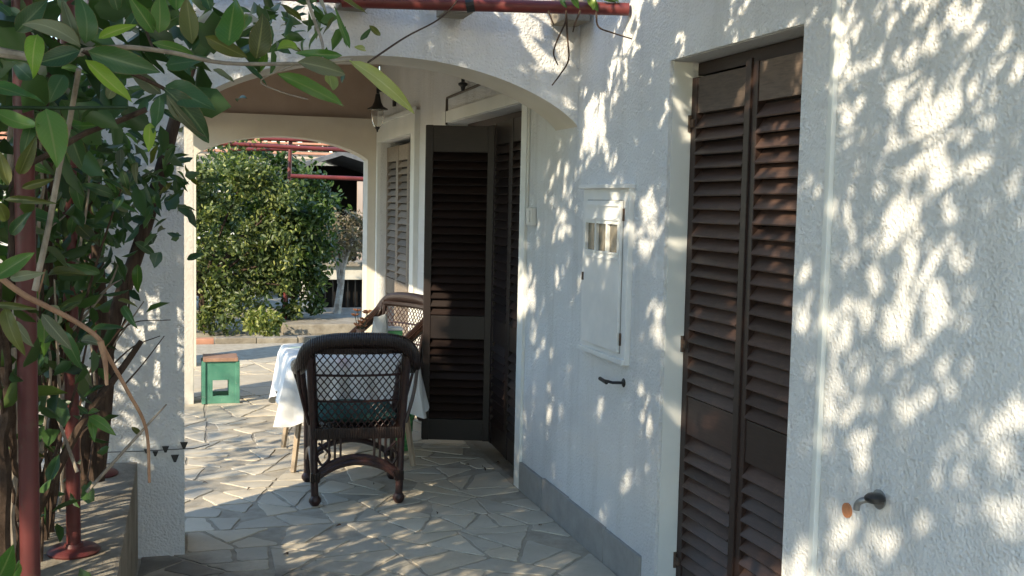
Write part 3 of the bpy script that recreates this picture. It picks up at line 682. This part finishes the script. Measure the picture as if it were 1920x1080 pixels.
def leaf_matrix(p0, p1, nrm, wscale=1.0):
    p0, p1 = Vector(p0), Vector(p1); d = p1-p0; L = d.length; y = d/L
    z = (nrm-y*nrm.dot(y)).normalized(); x = y.cross(z)
    mt = Matrix((x*L*wscale, y*L, z*L)).transposed().to_4x4(); mt.translation = p0
    return mt
shrub = thing('climbing_shrub', 'large-leaved shrub climbing the red posts beside the path', 'shrub', (-.55, 3.4, .33))
SO = Vector((-.55, 3.4, .33)); SOI = Matrix.Translation(-SO)
NLEAF = [0]
def leaf_obj(p0, p1, nrm, mt, ws=1.0, var=None):
    me = LM[mt][random.randrange(7) if var is None else var]
    o = bpy.data.objects.new('leaf', me); col.objects.link(o); o.parent = shrub
    o.matrix_local = SOI @ leaf_matrix(p0, p1, nrm, ws); NLEAF[0] += 1
    return o
def stem(pts, r0, r1, mat='bark', name='stem', n=7, wob=.0):
    sp = spline(pts, 5); k = len(sp)
    if wob: sp = [p+Vector((random.uniform(-wob, wob), random.uniform(-wob, wob), 0)) for p in sp]
    o = MB().tube([p-SO for p in sp], [r0+(r1-r0)*i/(k-1) for i in range(k)], n).build(name, mat, shrub, True)
    return sp
D_, Md, B_, O_, G_, P_ = 'leafdark', 'leafmid', 'leafbright', 'leafolive', 'leafgrey', 'leafpale'
# big foreground leaves: base pixel, tip pixel, distance, width ratio, kind
big = [(160, 82, 182, -22, 2.0, 1.25, D_), (152, 86, 40, -8, 2.0, .75, G_), (150, 90, 104, -14, 2.02, .7, G_), (150, 95, 68, 124, 1.98, 1.2, D_),
 (165, 96, 298, 138, 1.97, .95, D_), (185, 72, 252, 38, 1.95, .85, B_), (160, 112, 240, 192, 1.93, .7, B_), (70, 64, 48, 120, 1.95, 1.3, B_),
 (302, 176, 243, 124, 2.1, 1.0, G_), (310, 160, 404, 206, 2.08, 1.25, D_), (308, 165, 424, 268, 2.06, .85, D_), (300, 180, 298, 260, 2.1, 1.4, D_),
 (312, 178, 378, 284, 2.05, .55, G_), (282, 230, 277, 287, 2.08, .95, B_), (288, 62, 248, -6, 2.15, 1.0, Md), (298, 62, 306, -20, 2.15, 1.3, Md),
 (360, 82, 352, 0, 2.15, 1.05, O_), (428, 86, 440, -12, 2.1, 1.35, Md), (480, 110, 500, 22, 2.1, 1.35, O_), (520, 92, 574, 74, 2.12, .9, B_),
 (385, 68, 468, 114, 2.12, .85, O_), (285, 80, 388, 102, 2.1, .6, Md), (310, 122, 398, 108, 2.2, 1.2, D_),
 (655, 113, 797, 193, 1.9, .5, P_), (642, 104, 540, 100, 1.95, .55, Md), (558, 116, 668, 134, 1.92, .9, G_), (520, 138, 668, 200, 1.95, .5, Md),
 (618, 142, 621, 180, 1.93, 1.0, P_), (656, 90, 627, 24, 2.2, .6, Md), (664, 88, 712, 96, 2.2, .7, P_),
 (-22, 158, 78, 186, 1.9, .85, Md), (-15, 205, 78, 268, 1.88, 1.0, Md), (86, 204, 112, 304, 1.86, 1.35, Md), (36, 327, 63, 262, 1.9, 1.0, O_),
 (40, 352, 103, 334, 1.9, .85, O_), (15, 348, -4, 286, 1.9, .95, O_), (8, 374, 88, 371, 1.9, .4, O_), (-4, 378, 22, 428, 1.9, 1.1, O_),
 (-14, 522, 62, 474, 1.9, .9, Md), (18, 522, 66, 510, 1.92, .8, G_), (96, 572, 154, 610, 2.0, .8, G_), (78, 588, 134, 660, 2.0, .75, G_),
 (10, 574, 20, 670, 1.95, .8, O_), (24, 600, 58, 652, 1.97, .9, G_), (-12, 571, 62, 575, 1.95, .5, O_), (230, 574, 252, 607, 2.6, .95, D_),
 (221, 562, 251, 564, 2.6, .8, O_), (165, 776, 206, 754, 2.6, .85, Md), (166, 780, 214, 802, 2.6, .9, Md), (165, 776, 143, 758, 2.6, .8, D_), (170, 784, 181, 820, 2.6, 1.1, Md),
 (-8, 1092, 26, 1038, 1.9, 1.2, Md), (30, 1092, 10, 1030, 1.95, 1.0, Md), (120, 620, 148, 700, 2.3, .9, D_), (128, 240, 158, 330, 2.6, 1.0, D_), (140, 335, 150, 400, 2.6, 1.1, D_),
 (20, 30, -15, -10, 2.1, 1.2, D_), (30, 60, 90, 0, 2.2, 1.2, D_), (220, 20, 210, -30, 2.15, 1.2, D_), (330, 20, 330, -30, 2.2, 1.2, Md), (395, 20, 380, -25, 2.2, 1.2, D_),
 (115, 20, 120, -40, 2.1, 1.3, D_), (5, 130, -30, 90, 1.95, 1.1, D_), (250, 95, 262, 150, 2.2, 1.0, D_), (235, 60, 270, 10, 2.25, 1.2, D_), (340, 60, 375, 30, 2.3, 1.2, D_),
 (450, 60, 470, 10, 2.3, 1.1, Md), (60, 150, 20, 110, 2.2, 1.2, D_), (120, 140, 90, 185, 2.2, 1.1, D_), (400, 130, 440, 165, 2.15, .6, G_), (455, 118, 500, 150, 2.15, .5, D_),
 (10, 20, 60, 45, 2.3, 1.2, D_), (180, 200, 150, 235, 2.4, 1.0, D_), (220, 150, 190, 200, 2.4, 1.0, G_), (60, 230, 40, 300, 2.3, 1.0, D_), (20, 440, 50, 400, 2.3, 1.0, D_)]
for bx, by, tx, ty, Y, ws, mt in big:
    p0 = at(bx, by, Y); p1 = at(tx, ty, Y+random.uniform(-.06, .05))
    n = (Vector((0, 0, CAM_H))-p0).normalized()+Vector((random.uniform(-.5, .5), random.uniform(-.3, .3), random.uniform(-.1, .7)))
    leaf_obj(p0, p1, n, mt, ws)
# leaves hanging from the front crossbar
for bx, by, tx, ty, mt in ((1050, 0, 1065, 12, D_), (1070, -8, 1090, 14, Md), (1098, -10, 1128, 20, Md), (1105, -8, 1112, 22, B_), (1120, -12, 1160, 2, D_), (1060, -10, 1052, 8, D_), (1135, -12, 1165, 6, Md)):
    leaf_obj(at(bx, by, 4.1), at(tx, ty, 4.08), Vector((-.3, -1, .3)), mt, 1.2)
# stems seen against the pillar
stem([at(150, 1000, 4.2), at(160, 850, 4.2), at(208, 620, 4.25), at(265, 450, 4.3), at(318, 262, 4.3), at(338, 190, 4.3), at(370, 90, 4.3)], .036, .018, name='trunk', n=10)
stem([at(180, 900, 4.0), at(200, 700, 4.0), at(188, 560, 4.0), at(178, 430, 4.0), at(150, 310, 3.9), at(120, 200, 3.8)], .030, .012, name='trunk', n=9)
stem([at(60, 980, 3.2), at(150, 800, 3.2), at(230, 690, 3.3), at(265, 640, 3.3)], .014, .008)
stem([at(-20, 95, 2.3), at(30, 103, 2.25), at(75, 108, 2.2), at(155, 100, 2.05)], .011, .005, 'greyvine', 'branch')
stem([at(30, 318, 2.5), at(90, 290, 2.5), at(160, 250, 2.5), at(220, 228, 2.5), at(275, 205, 2.5)], .007, .006, 'bark', 'branch')
stem([at(65, 545, 2.3), at(90, 430, 2.3), at(112, 310, 2.3), at(128, 240, 2.3), at(148, 130, 2.2)], .006, .005, 'greyvine', 'branch')
stem([at(-20, 505, 2.0), at(40, 550, 2.0), at(90, 576, 2.0), at(140, 602, 2.0), at(182, 632, 2.0), at(198, 660, 2.02), at(240, 735, 2.05), at(274, 805, 2.1), at(280, 905, 2.1)], .0055, .0028, 'dry', 'twig')
stem([at(188, 640, 2.0), at(197, 680, 2.0), at(200, 722, 2.0)], .006, .003, 'dry', 'twig')
stem([at(-5, 202, 1.9), at(120, 203, 1.9), at(240, 201, 1.9)], .003, .003, 'foliage', 'twig')
stem([at(155, 95, 2.0), at(230, 88, 2.08), at(320, 98, 2.1), at(420, 118, 2.1), at(560, 119, 2.0), at(660, 112, 1.92)], .0050, .0030, 'greyvine', 'branch')
stem([at(155, 95, 2.0), at(230, 130, 2.05), at(305, 165, 2.08), at(318, 180, 2.08)], .0045, .003, 'bark', 'branch')
stem([at(275, 60, 2.15), at(282, 80, 2.12), at(290, 95, 2.1)], .003, .002, 'bark', 'twig')
stem([at(570, -20, 2.15), at(590, 40, 2.1), at(604, 80, 2.05), at(605, 112, 1.95)], .0035, .0025, 'greyvine', 'twig')
stem([at(690, 117, 2.3), at(760, 70, 2.6), at(820, 38, 2.9), at(852, 8, 3.1), at(862, -15, 3.2)], .0023, .0020, 'bark', 'twig')
stem([at(560, 118, 2.0), at(490, 150, 2.05), at(520, 170, 2.05), at(578, 187, 2.05)], .0016, .0012, 'greyvine', 'tendril')
for pts in ([(1062, 20), (1060, 42), (1045, 75), (1038, 100), (1046, 122)], [(1062, 30), (1064, 70), (1066, 112), (1050, 140), (1035, 160)], [(1118, 22), (1122, 50), (1150, 62), (1185, 73)], [(1028, 20), (1034, 36), (1038, 46)], [(1088, 20), (1078, 45), (1074, 60)]):
    stem([at(x, y, 4.05) for x, y in pts], .0042, .0026, 'bark', 'tendril')
stem([at(205, 690, 3.6), at(250, 650, 3.65), at(300, 630, 3.7)], .003, .0015, 'bark', 'twig')
stem([at(205, 640, 4.0), at(250, 605, 4.0), at(320, 600, 4.0)], .003, .0015, 'bark', 'twig')
stem([at(235, 720, 3.6), at(270, 680, 3.65), at(308, 630, 3.7)], .003, .0015, 'bark', 'twig')
# many wild stems through the planter
tips = []
for i in range(48):
    Y = random.uniform(2.7, 4.5); x0 = at(random.uniform(-60, 215), 700, Y).x; z = .33
    x0 = min(x0, -.42); p = Vector((x0, Y, z)); pts = [p.copy()]; d = Vector((random.uniform(-.5, .45), random.uniform(-.4, .4), 1))
    for k in range(6):
        d += Vector((random.uniform(-.35, .35), random.uniform(-.3, .3), random.uniform(-.1, .2))); p = p+d.normalized()*random.uniform(.22, .36); p.x = min(p.x, -.40+.012*k)
        pts.append(p.copy())
    r = random.choice((.005, .006, .008, .012, .018))
    sp = stem(pts, r, r*.45, random.choice(('bark', 'bark', 'bark', 'bark', 'greyvine')), wob=.006); tips += [(q, d.normalized()) for q in sp[14:]]
for i in range(26):                                            # slanting dead twigs
    Y = random.uniform(2.8, 4.3); a = at(random.uniform(-20, 200), random.uniform(500, 950), Y); 
    b = a+Vector((random.uniform(-.1, .22), random.uniform(-.2, .2), random.uniform(.1, .5))); c = (a+b)/2+Vector((random.uniform(-.05, .05), 0, .04))
    stem([a, c, b], .005, .002, random.choice(('bark', 'greyvine', 'dry')), 'twig')
# smaller leaves among the stems, in front of the pillar and behind the posts
spots = []
for cx, cy, sx, sy, n, Y0, Y1 in ((200, 280, 60, 70, 34, 3.4, 4.4), (245, 350, 60, 50, 30, 3.7, 4.4), (185, 440, 50, 60, 22, 3.3, 4.3), (330, 335, 22, 22, 12, 4.2, 4.5), (60, 450, 60, 120, 20, 2.6, 3.6), (100, 650, 70, 90, 20, 2.6, 3.8), (60, 850, 60, 100, 14, 2.6, 3.8), (40, 150, 60, 100, 20, 2.4, 3.4), (240, 120, 120, 60, 22, 2.5, 4.0), (480, 60, 80, 40, 14, 3.2, 4.2), (590, 45, 45, 25, 10, 3.4, 4.2)):
    for i in range(n): spots.append((random.gauss(cx, sx), random.gauss(cy, sy), random.uniform(Y0, Y1)))
for px, py, Y in spots:
    if NLEAF[0] >= 297: break
    p0 = at(px, py, Y); L = random.uniform(.06, .105)
    d = Vector((random.uniform(-.6, 1), random.uniform(-.7, .5), random.uniform(-.75, .35))).normalized()
    n = Vector((random.uniform(-.7, .3), random.uniform(-1, .1), random.uniform(.1, 1)))
    leaf_obj(p0, p0+d*L, n, random.choice((D_, D_, D_, D_, Md, G_, O_)), random.uniform(.75, 1.0))

def foliage(name, mat, P, size, parent=None, aspect=.45, flat=0.0, seed=0):
    """one mesh of folded leaf blades at points P (n,3)"""
    r = np.random.default_rng(seed); n = len(P)
    d = r.normal(size=(n, 3)); d[:, 2] -= .25; d /= np.linalg.norm(d, axis=1)[:, None]
    q = r.normal(size=(n, 3)); q[:, 2] += flat; s = np.cross(d, q); s /= np.linalg.norm(s, axis=1)[:, None]; nn = np.cross(s, d)
    L = r.uniform(size[0], size[1], n)[:, None]; W = L*aspect*.5*r.uniform(.8, 1.2, (n, 1))
    b = P; tip = P+d*L-nn*L*.12; m1 = P+d*L*.30; m2 = P+d*L*.68-nn*L*.04
    V = np.stack([b, m1+s*W+nn*W*.35, m2+s*W*.85+nn*W*.3, tip, m2-s*W*.85+nn*W*.3, m1-s*W+nn*W*.35], 1).reshape(-1, 3)
    base = np.arange(n)*6
    faces = np.stack([np.stack([base, base+1, base+2, base+3], 1), np.stack([base, base+3, base+4, base+5], 1)], 1).reshape(-1, 4)
    me = bpy.data.meshes.new(name); me.vertices.add(len(V)); me.vertices.foreach_set('co', V.astype(np.float32).ravel())
    me.loops.add(faces.size); me.loops.foreach_set('vertex_index', faces.astype(np.int32).ravel())
    me.polygons.add(len(faces)); me.polygons.foreach_set('loop_start', np.arange(0, faces.size, 4, dtype=np.int32))
    me.update(calc_edges=True); me.validate()
    ta = me.attributes.new('tint', 'FLOAT', 'POINT'); ta.data.foreach_set('value', np.repeat(np.clip(r.normal(.5, .24, n), 0, 1), 6).astype(np.float32))
    me.materials.append(M[mat])
    o = link(name, me, parent); return tag(o, kind='stuff')
def clumps(n, centers, rad, seed, shell=.5):
    """points in leafy clumps: denser towards each clump's rim"""
    r = np.random.default_rng(seed); c = np.array(centers, float); i = r.integers(0, len(c), n)
    d = r.normal(size=(n, 3)); d /= np.linalg.norm(d, axis=1)[:, None]; q = r.uniform(shell, 1, n)[:, None]
    rr = np.array(rad, float); rr = rr[i][:, None] if rr.ndim else rr
    return c[i]+d*q*rr
# the rest of the shrub's foliage, joined
tp_ = np.array([(q.x, q.y, q.z) for q, d in tips]); k = rng.integers(0, len(tp_), 900)
P = tp_[k]+rng.normal(scale=.07, size=(900, 3)); P = P[P[:, 0] < -.30]
f = foliage('foliage', 'foliage', P-np.array(SO), (.05, .10), shrub, .45, .3, 3)
Q = []
for cx, cy, sx, sy, n, Y0, Y1 in ((60, 60, 90, 80, 34, 2.3, 3.0), (220, 60, 120, 60, 38, 2.4, 3.2), (380, 40, 90, 40, 18, 2.5, 3.2), (60, 230, 60, 80, 20, 2.4, 3.2), (190, 200, 60, 60, 22, 2.8, 3.6)):
    Q += [tuple(at(random.gauss(cx, sx), random.gauss(cy, sy), random.uniform(Y0, Y1))) for i in range(n)]
foliage('foliage', 'leafmass', np.array(Q)-np.array(SO), (.09, .15), shrub, .5, .2, 13)
Q = []
for cx, cy, sx, sy, n, Y0, Y1 in ((185, 300, 60, 80, 170, 3.4, 4.4), (245, 360, 55, 50, 110, 3.8, 4.45), (150, 470, 50, 70, 130, 3.2, 4.3), (100, 620, 60, 90, 120, 3.0, 4.0), (60, 850, 60, 120, 90, 2.9, 3.9), (540, 40, 60, 25, 45, 3.4, 4.2), (40, 430, 40, 100, 60, 2.9, 3.8)):
    Q += [tuple(at(random.gauss(cx, sx), random.gauss(cy, sy), random.uniform(Y0, Y1))) for i in range(n)]
foliage('foliage', 'leafmass', np.array(Q)-np.array(SO), (.05, .095), shrub, .42, .2, 14)

# leafy roof of the pergola over the path and the tall shrubs to its left: they shade the wall
vine = thing('pergola_vine', 'leafy vine grown over the pergola pipes above the path', 'vine', (-.9, 2.0, 2.4))
VO = np.array((-.9, 2.0, 2.4)); r_ = np.random.default_rng(5)
P = []
def shade_zone(x, y):                     # leaf density shaped by where each clump's shadow lands on the wall
    yt = y+.757*(1.7-x)
    return 0 if yt < 2.7 else 1 if yt < 4.6 else 2
for kind, (nc, r0, r1, dens, sh) in enumerate(((40, .10, .32, 640, .0), (30, .10, .24, 2000, .05), (26, .09, .22, 1450, .05))):
    cen = []; rad = []
    for i in range(int(nc*27)):
        x, y = r_.uniform(-2.9, 1.2), r_.uniform(-2.6, 4.0)
        if shade_zone(x, y) == kind:
            cen.append((x, y, r_.uniform(2.62, 3.1))); rad.append(r_.uniform(r0, r1) if abs(x+1.45) > .5 or not .9 < y < 1.8 else .06)  # clumps shrunk here to let sun through to the foreground leaves
    P.append(clumps(int(dens*len(cen)/nc), cen, rad, 8+kind, sh))
P = np.concatenate(P); P = P[P[:, 2] > 2.5]; print('vine leaves', len(P))
foliage('foliage', 'foliage', P-VO, (.06, .115), vine, .5, .6, 4)
for i in range(34):
    p = Vector((r_.uniform(-2.4, 1.0), r_.uniform(-2, 3.6), 2.55)); pts = [p]
    for k in range(5): p = p+Vector((r_.uniform(-.3, .45), r_.uniform(-.3, .45), r_.uniform(-.03, .1))); p.z = max(p.z, 2.5); p.y = min(p.y, 4.0); pts.append(p)
    MB().tube([q-Vector(VO) for q in spline(pts, 3)], [.009-.0004*j for j in range(16)], 5).build('stem', 'bark', vine, True)

def bush(name, label, cat, base, cen, rad, n, size, mat, seed, trunk=True, tw=.03, shell=.35, bark='bark', group=None):
    t = thing(name, label, cat, base, 0, group); B = np.array(base)
    foliage('crown', mat, clumps(n, cen, rad, seed, shell)-B, size, t, .45, .3, seed+1)
    if trunk:
        cc = np.array(cen).mean(0)-B
        tm = MB(); tm.tube(spline([(0, 0, 0), (cc[0]*.3+.02, cc[1]*.3, cc[2]*.45), (cc[0]*.7, cc[1]*.7, cc[2]*.9)], 4), [tw-(tw*.5)*i/8 for i in range(9)], 8)
        for j, c in enumerate(cen[::max(1, len(cen)//(5 if bark == 'palebark' else 14))]):
            c = np.array(c)-B; s = Vector((cc[0]*.25, cc[1]*.25, cc[2]*.4)); e = Vector(c); mid = s.lerp(e, .5)+Vector((0, 0, .08))
            tm.tube(spline([s, mid, e], 3), [tw*.5-(tw*.35)*i/6 for i in range(7)], 5)
        tm.build('trunk', bark, t, True)
    return t
def blob(c, s, n, r, seed):
    q = np.random.default_rng(seed); d = q.normal(size=(n, 3)); d /= np.linalg.norm(d, axis=1)[:, None]; d *= q.uniform(.3, 1, (n, 1))**.5
    return [tuple(np.array(c)+d[i]*np.array(s)) for i in range(n)], [q.uniform(*r) for i in range(n)]
c_, r2 = blob((-1.55, 1.6, 1.35), (.6, 3.6, 1.0), 70, (.16, .36), 21)
bush('garden_shrub', 'tall leafy shrub growing in the planter bed behind the red posts', 'shrub', (-1.5, 1.6, .33), c_, r2, 5200, (.06, .11), 'foliage', 22)
c_, r2 = blob((-3.6, 4.0, 2.3), (1.0, 1.3, .95), 30, (.2, .45), 31)
bush('olive_tree', 'sparse tree standing in the garden left of the porch', 'tree', (-3.6, 4.0, 0), c_, r2, 1200, (.06, .11), 'foliage', 32, True, .07)
c_, r2 = blob((-2.6, 8.6, .7), (1.4, 1.5, .7), 30, (.2, .4), 41)
bush('low_garden_shrub', 'rounded sunlit shrub in the garden beyond the porch side', 'shrub', (-2.6, 8.6, 0), c_, r2, 5000, (.06, .10), 'foliagesun', 42)
# ------------------------------------------------------------------ courtyard beyond the porch
kb = thing('garden_kerb', 'pale stone kerb in front of the sunlit hedge', 'kerb', (.6, 11.5, 0))
for i in range(9):
    mk(MB().box(-2.4+i*.42, -2.4+i*.42+.41, -.03+.006*(i % 3), .12, -.03, .045+.006*(i % 2), .01), 'kerb_stone', 'concrete' if i % 4 else 'terra', kb)
hq = np.random.default_rng(51); c_ = []; r2 = []
for i in range(150):
    x = hq.uniform(-1.3, 1.22); top = 1.92+.12*math.sin(3.1*x)-.10*math.sin(7.7*x+1)-(.35*(x-.75) if x > .75 else 0)
    c_.append((x, hq.uniform(12.25, 13.0)-.25*(1 if x > .7 else 0)*0, hq.uniform(.08, top))); r2.append(hq.uniform(.08, .25))
c_ = [(x, y, max(z, .15)) for x, y, z in c_]
hd = bush('citrus_hedge', 'tall sunlit leafy hedge beyond the far arch', 'hedge', (.2, 12.6, 0), c_, r2, 14000, (.04, .085), 'foliagehedge', 52, True, .05, .1)
foliage('sunlit_leaves', 'foliagesun', clumps(7000, c_, r2, 57, .6)-np.array((.2, 12.6, 0)), (.035, .07), hd, .45, .3, 58)  # pale yellow-green blades put sun highlights into the hedge's colour
c_, r2 = blob((1.22, 12.85, .88), (.42, .35, .82), 46, (.12, .24), 61)
bush('dark_laurel', 'dark green shrub beside the red far post', 'shrub', (1.2, 12.9, 0), c_, r2, 6500, (.05, .09), 'foliage', 62, True, .03)
c_, r2 = blob((.82, 11.85, .16), (.2, .14, .12), 12, (.06, .12), 71)
bush('pale_plant', 'low pale green plant at the foot of the red far post', 'plant', (.82, 11.85, 0), c_, r2, 900, (.04, .07), 'foliagesun', 72, False)
fp = thing('far_pergola', 'red pipe pergola standing among the hedge beyond the far arch', 'pergola', (1.11, 12.8, 0)); FO = Vector((1.11, 12.8, 0))
mk(MB().tube([(0, 0, 0), (.06, 0, 2.2)], .024, 10), 'post', 'red', fp, True)
for (xa, ya, xb, yb, Y) in ((395, 268, 660, 282, 12.45), (420, 258, 690, 266, 12.75), (545, 330, 700, 336, 12.5), (430, 280, 640, 279, 13.4)):
    mk(MB().tube([at(xa, ya, Y)-FO, at(xb, yb, Y)-FO], .024, 10), 'crossbar', 'red', fp, True)
for x in (480, 590, 640): mk(MB().tube([at(x, 262, 12.45)-FO, at(x, 262, 15)-FO], .02, 8), 'crossbar', 'terra', fp, True)
sh = thing('garden_shed', 'dark open shed with grey gabled roof behind the far hedge', 'shed', (2.5, 17.5, 0)); HO = Vector((2.5, 17.5, 0))
def P_at(x, y, Y, O): return at(x, y, Y)-O
apex = at(640, 283, 17); wl, wr_ = 1.35, 1.6
zr, ze = apex.z, apex.z-.46
for sx, wdt in ((-1, wl), (1, wr_)):
    mb = MB(); a = Vector((apex.x, 16.9, zr)); e = Vector((apex.x+sx*wdt, 16.9, ze)); b = a+Vector((0, 3, 0)); f_ = e+Vector((0, 3, 0)); dn = Vector((0, 0, -.07))
    mb.add([p-HO for p in (a, e, f_, b, a+dn, e+dn, f_+dn, b+dn)], [(0, 1, 2, 3), (7, 6, 5, 4), (0, 4, 5, 1), (1, 5, 6, 2), (2, 6, 7, 3)]); mb.build('roof_slope', 'greyroof', sh)
mk(MB().box(apex.x-1.25-HO.x, apex.x+1.5-HO.x, 2.0, 2.1, 0, ze+.3), 'back_wall', 'darkroom', sh)
mk(MB().box(apex.x-1.25-HO.x, apex.x-1.2-HO.x, -.4, 2.0, 0, ze).box(apex.x+1.45-HO.x, apex.x+1.5-HO.x, -.4, 2.0, 0, ze), 'side_wall', 'darkroom', sh)
for x in (-1.2, .3, 1.45): mk(MB().box(apex.x+x-.04-HO.x, apex.x+x+.04-HO.x, -.5, -.42, 0, ze), 'post', 'brownboard', sh)
lw = thing('barbecue_wall', 'low white garden wall with pale slab and dark barred openings', 'wall', (2.0, 14.6, 0)); LO = Vector((2.0, 14.6, 0))
mk(MB().box(-.5, 1.6, .0, .35, .42, .60, .01).box(-.5, -.35, 0, .35, -.02, .42).box(.62, .72, 0, .35, -.02, .42).box(1.45, 1.6, 0, .35, -.02, .42), 'wall', 'pillar', lw)
mk(MB().box(-.55, 1.65, -.06, .4, .602, .66, .008), 'slab', 'concrete', lw)
mk(MB().box(-.34, 1.44, .2, .3, -.02, .418), 'opening_back', 'darkroom', lw)
for i in range(9): mk(MB().box(-.30+i*.1, -.285+i*.1, .06, .08, -.02, .418), 'bar', 'iron', lw)
tr = thing('terrace_step', 'pale stone step in front of the low white wall', 'step', (1.75, 13.2, 0))
mk(MB().box(-.7, 1.6, -.9, .2, -.03, .09, .02), 'step_slab', 'concrete', tr); mk(MB().box(-.4, 1.6, .2, 1.3, -.03, .06, .02), 'upper_slab', 'concrete', tr)
c_, r2 = blob((1.95, 13.9, 1.0), (.45, .3, .32), 26, (.1, .2), 81)
st_ = bush('small_dry_tree', 'small tree with pale trunk and dry brown leaves before the shed', 'tree', (1.83, 13.7, .05), c_, r2, 2600, (.035, .065), 'foliagedry', 82, True, .055, .3, 'palebark')
c_, r2 = blob((-.2, 15.2, 1.2), (2.2, .5, 1.15), 170, (.2, .4), 85)
bush('background_hedge', 'darker hedge standing behind the sunlit one', 'hedge', (-.2, 15.2, 0), c_, r2, 20000, (.07, .13), 'foliage', 86, True, .05, .0)
nh = thing('neighbour_house', 'far house with pinkish tiled roof above the hedges', 'house', (1.5, 27, 0))
mk(MB().box(-7, 7, 0, 5, 0, 2.62), 'wall', 'pillar', nh)
for i in range(9):
    y_, z_ = -.55+i*.36, 2.58+i*.13
    mk(MB().box(-7.3, 7.3, y_, y_+.40, z_-.05+.002*i, z_+.012*(i % 2)), 'tile_course', 'terra', nh)
c_, r2 = blob((1.5, 36, 3.2), (12, 1.5, 3.4), 150, (.7, 1.3), 91)
tag(foliage('distant_trees', 'foliagedark', clumps(15000, c_, r2, 92, .4), (.25, .45), None, .5, .2, 93), 'dark mass of trees behind the far house', 'trees', kind='stuff')
c_, r2 = blob((-6.5, 9, 1.0), (1.0, 7, 1.1), 90, (.4, .8), 95)
tag(foliage('garden_hedge', 'foliage', clumps(9000, c_, r2, 96, .4), (.12, .22), None, .5, .2, 97), 'leafy hedge along the far side of the garden', 'hedge', kind='stuff')
print('leaves', NLEAF[0])

# dry leaves dropped on the paving
for i, (px, py, sz) in enumerate(((905, 876, .055), (880, 872, .035), (930, 868, .04), (640, 985, .03), (470, 915, .03), (1010, 985, .03), (540, 1040, .035), (820, 960, .025), (700, 905, .025), (380, 905, .03))):
    r = ray(px, py); p = Vector((0, 0, CAM_H))+r*(-(CAM_H-.004)/r.z)
    o = link('dry_leaf', leaf_mesh('dry_leaf', 'leafdry', .5, 1.2, .5, .3, .6) if i == 0 else bpy.data.meshes['dry_leaf'], None, p, (R(20), R(random.uniform(-20, 20)), random.uniform(0, 6)))
    o.scale = (sz, sz, sz); tag(o, 'largest dark dead leaf on the paving in front of the folded shutter' if i == 0 else 'small curled dry leaf lying on the paving', 'leaf', 'dry leaves on the paving')
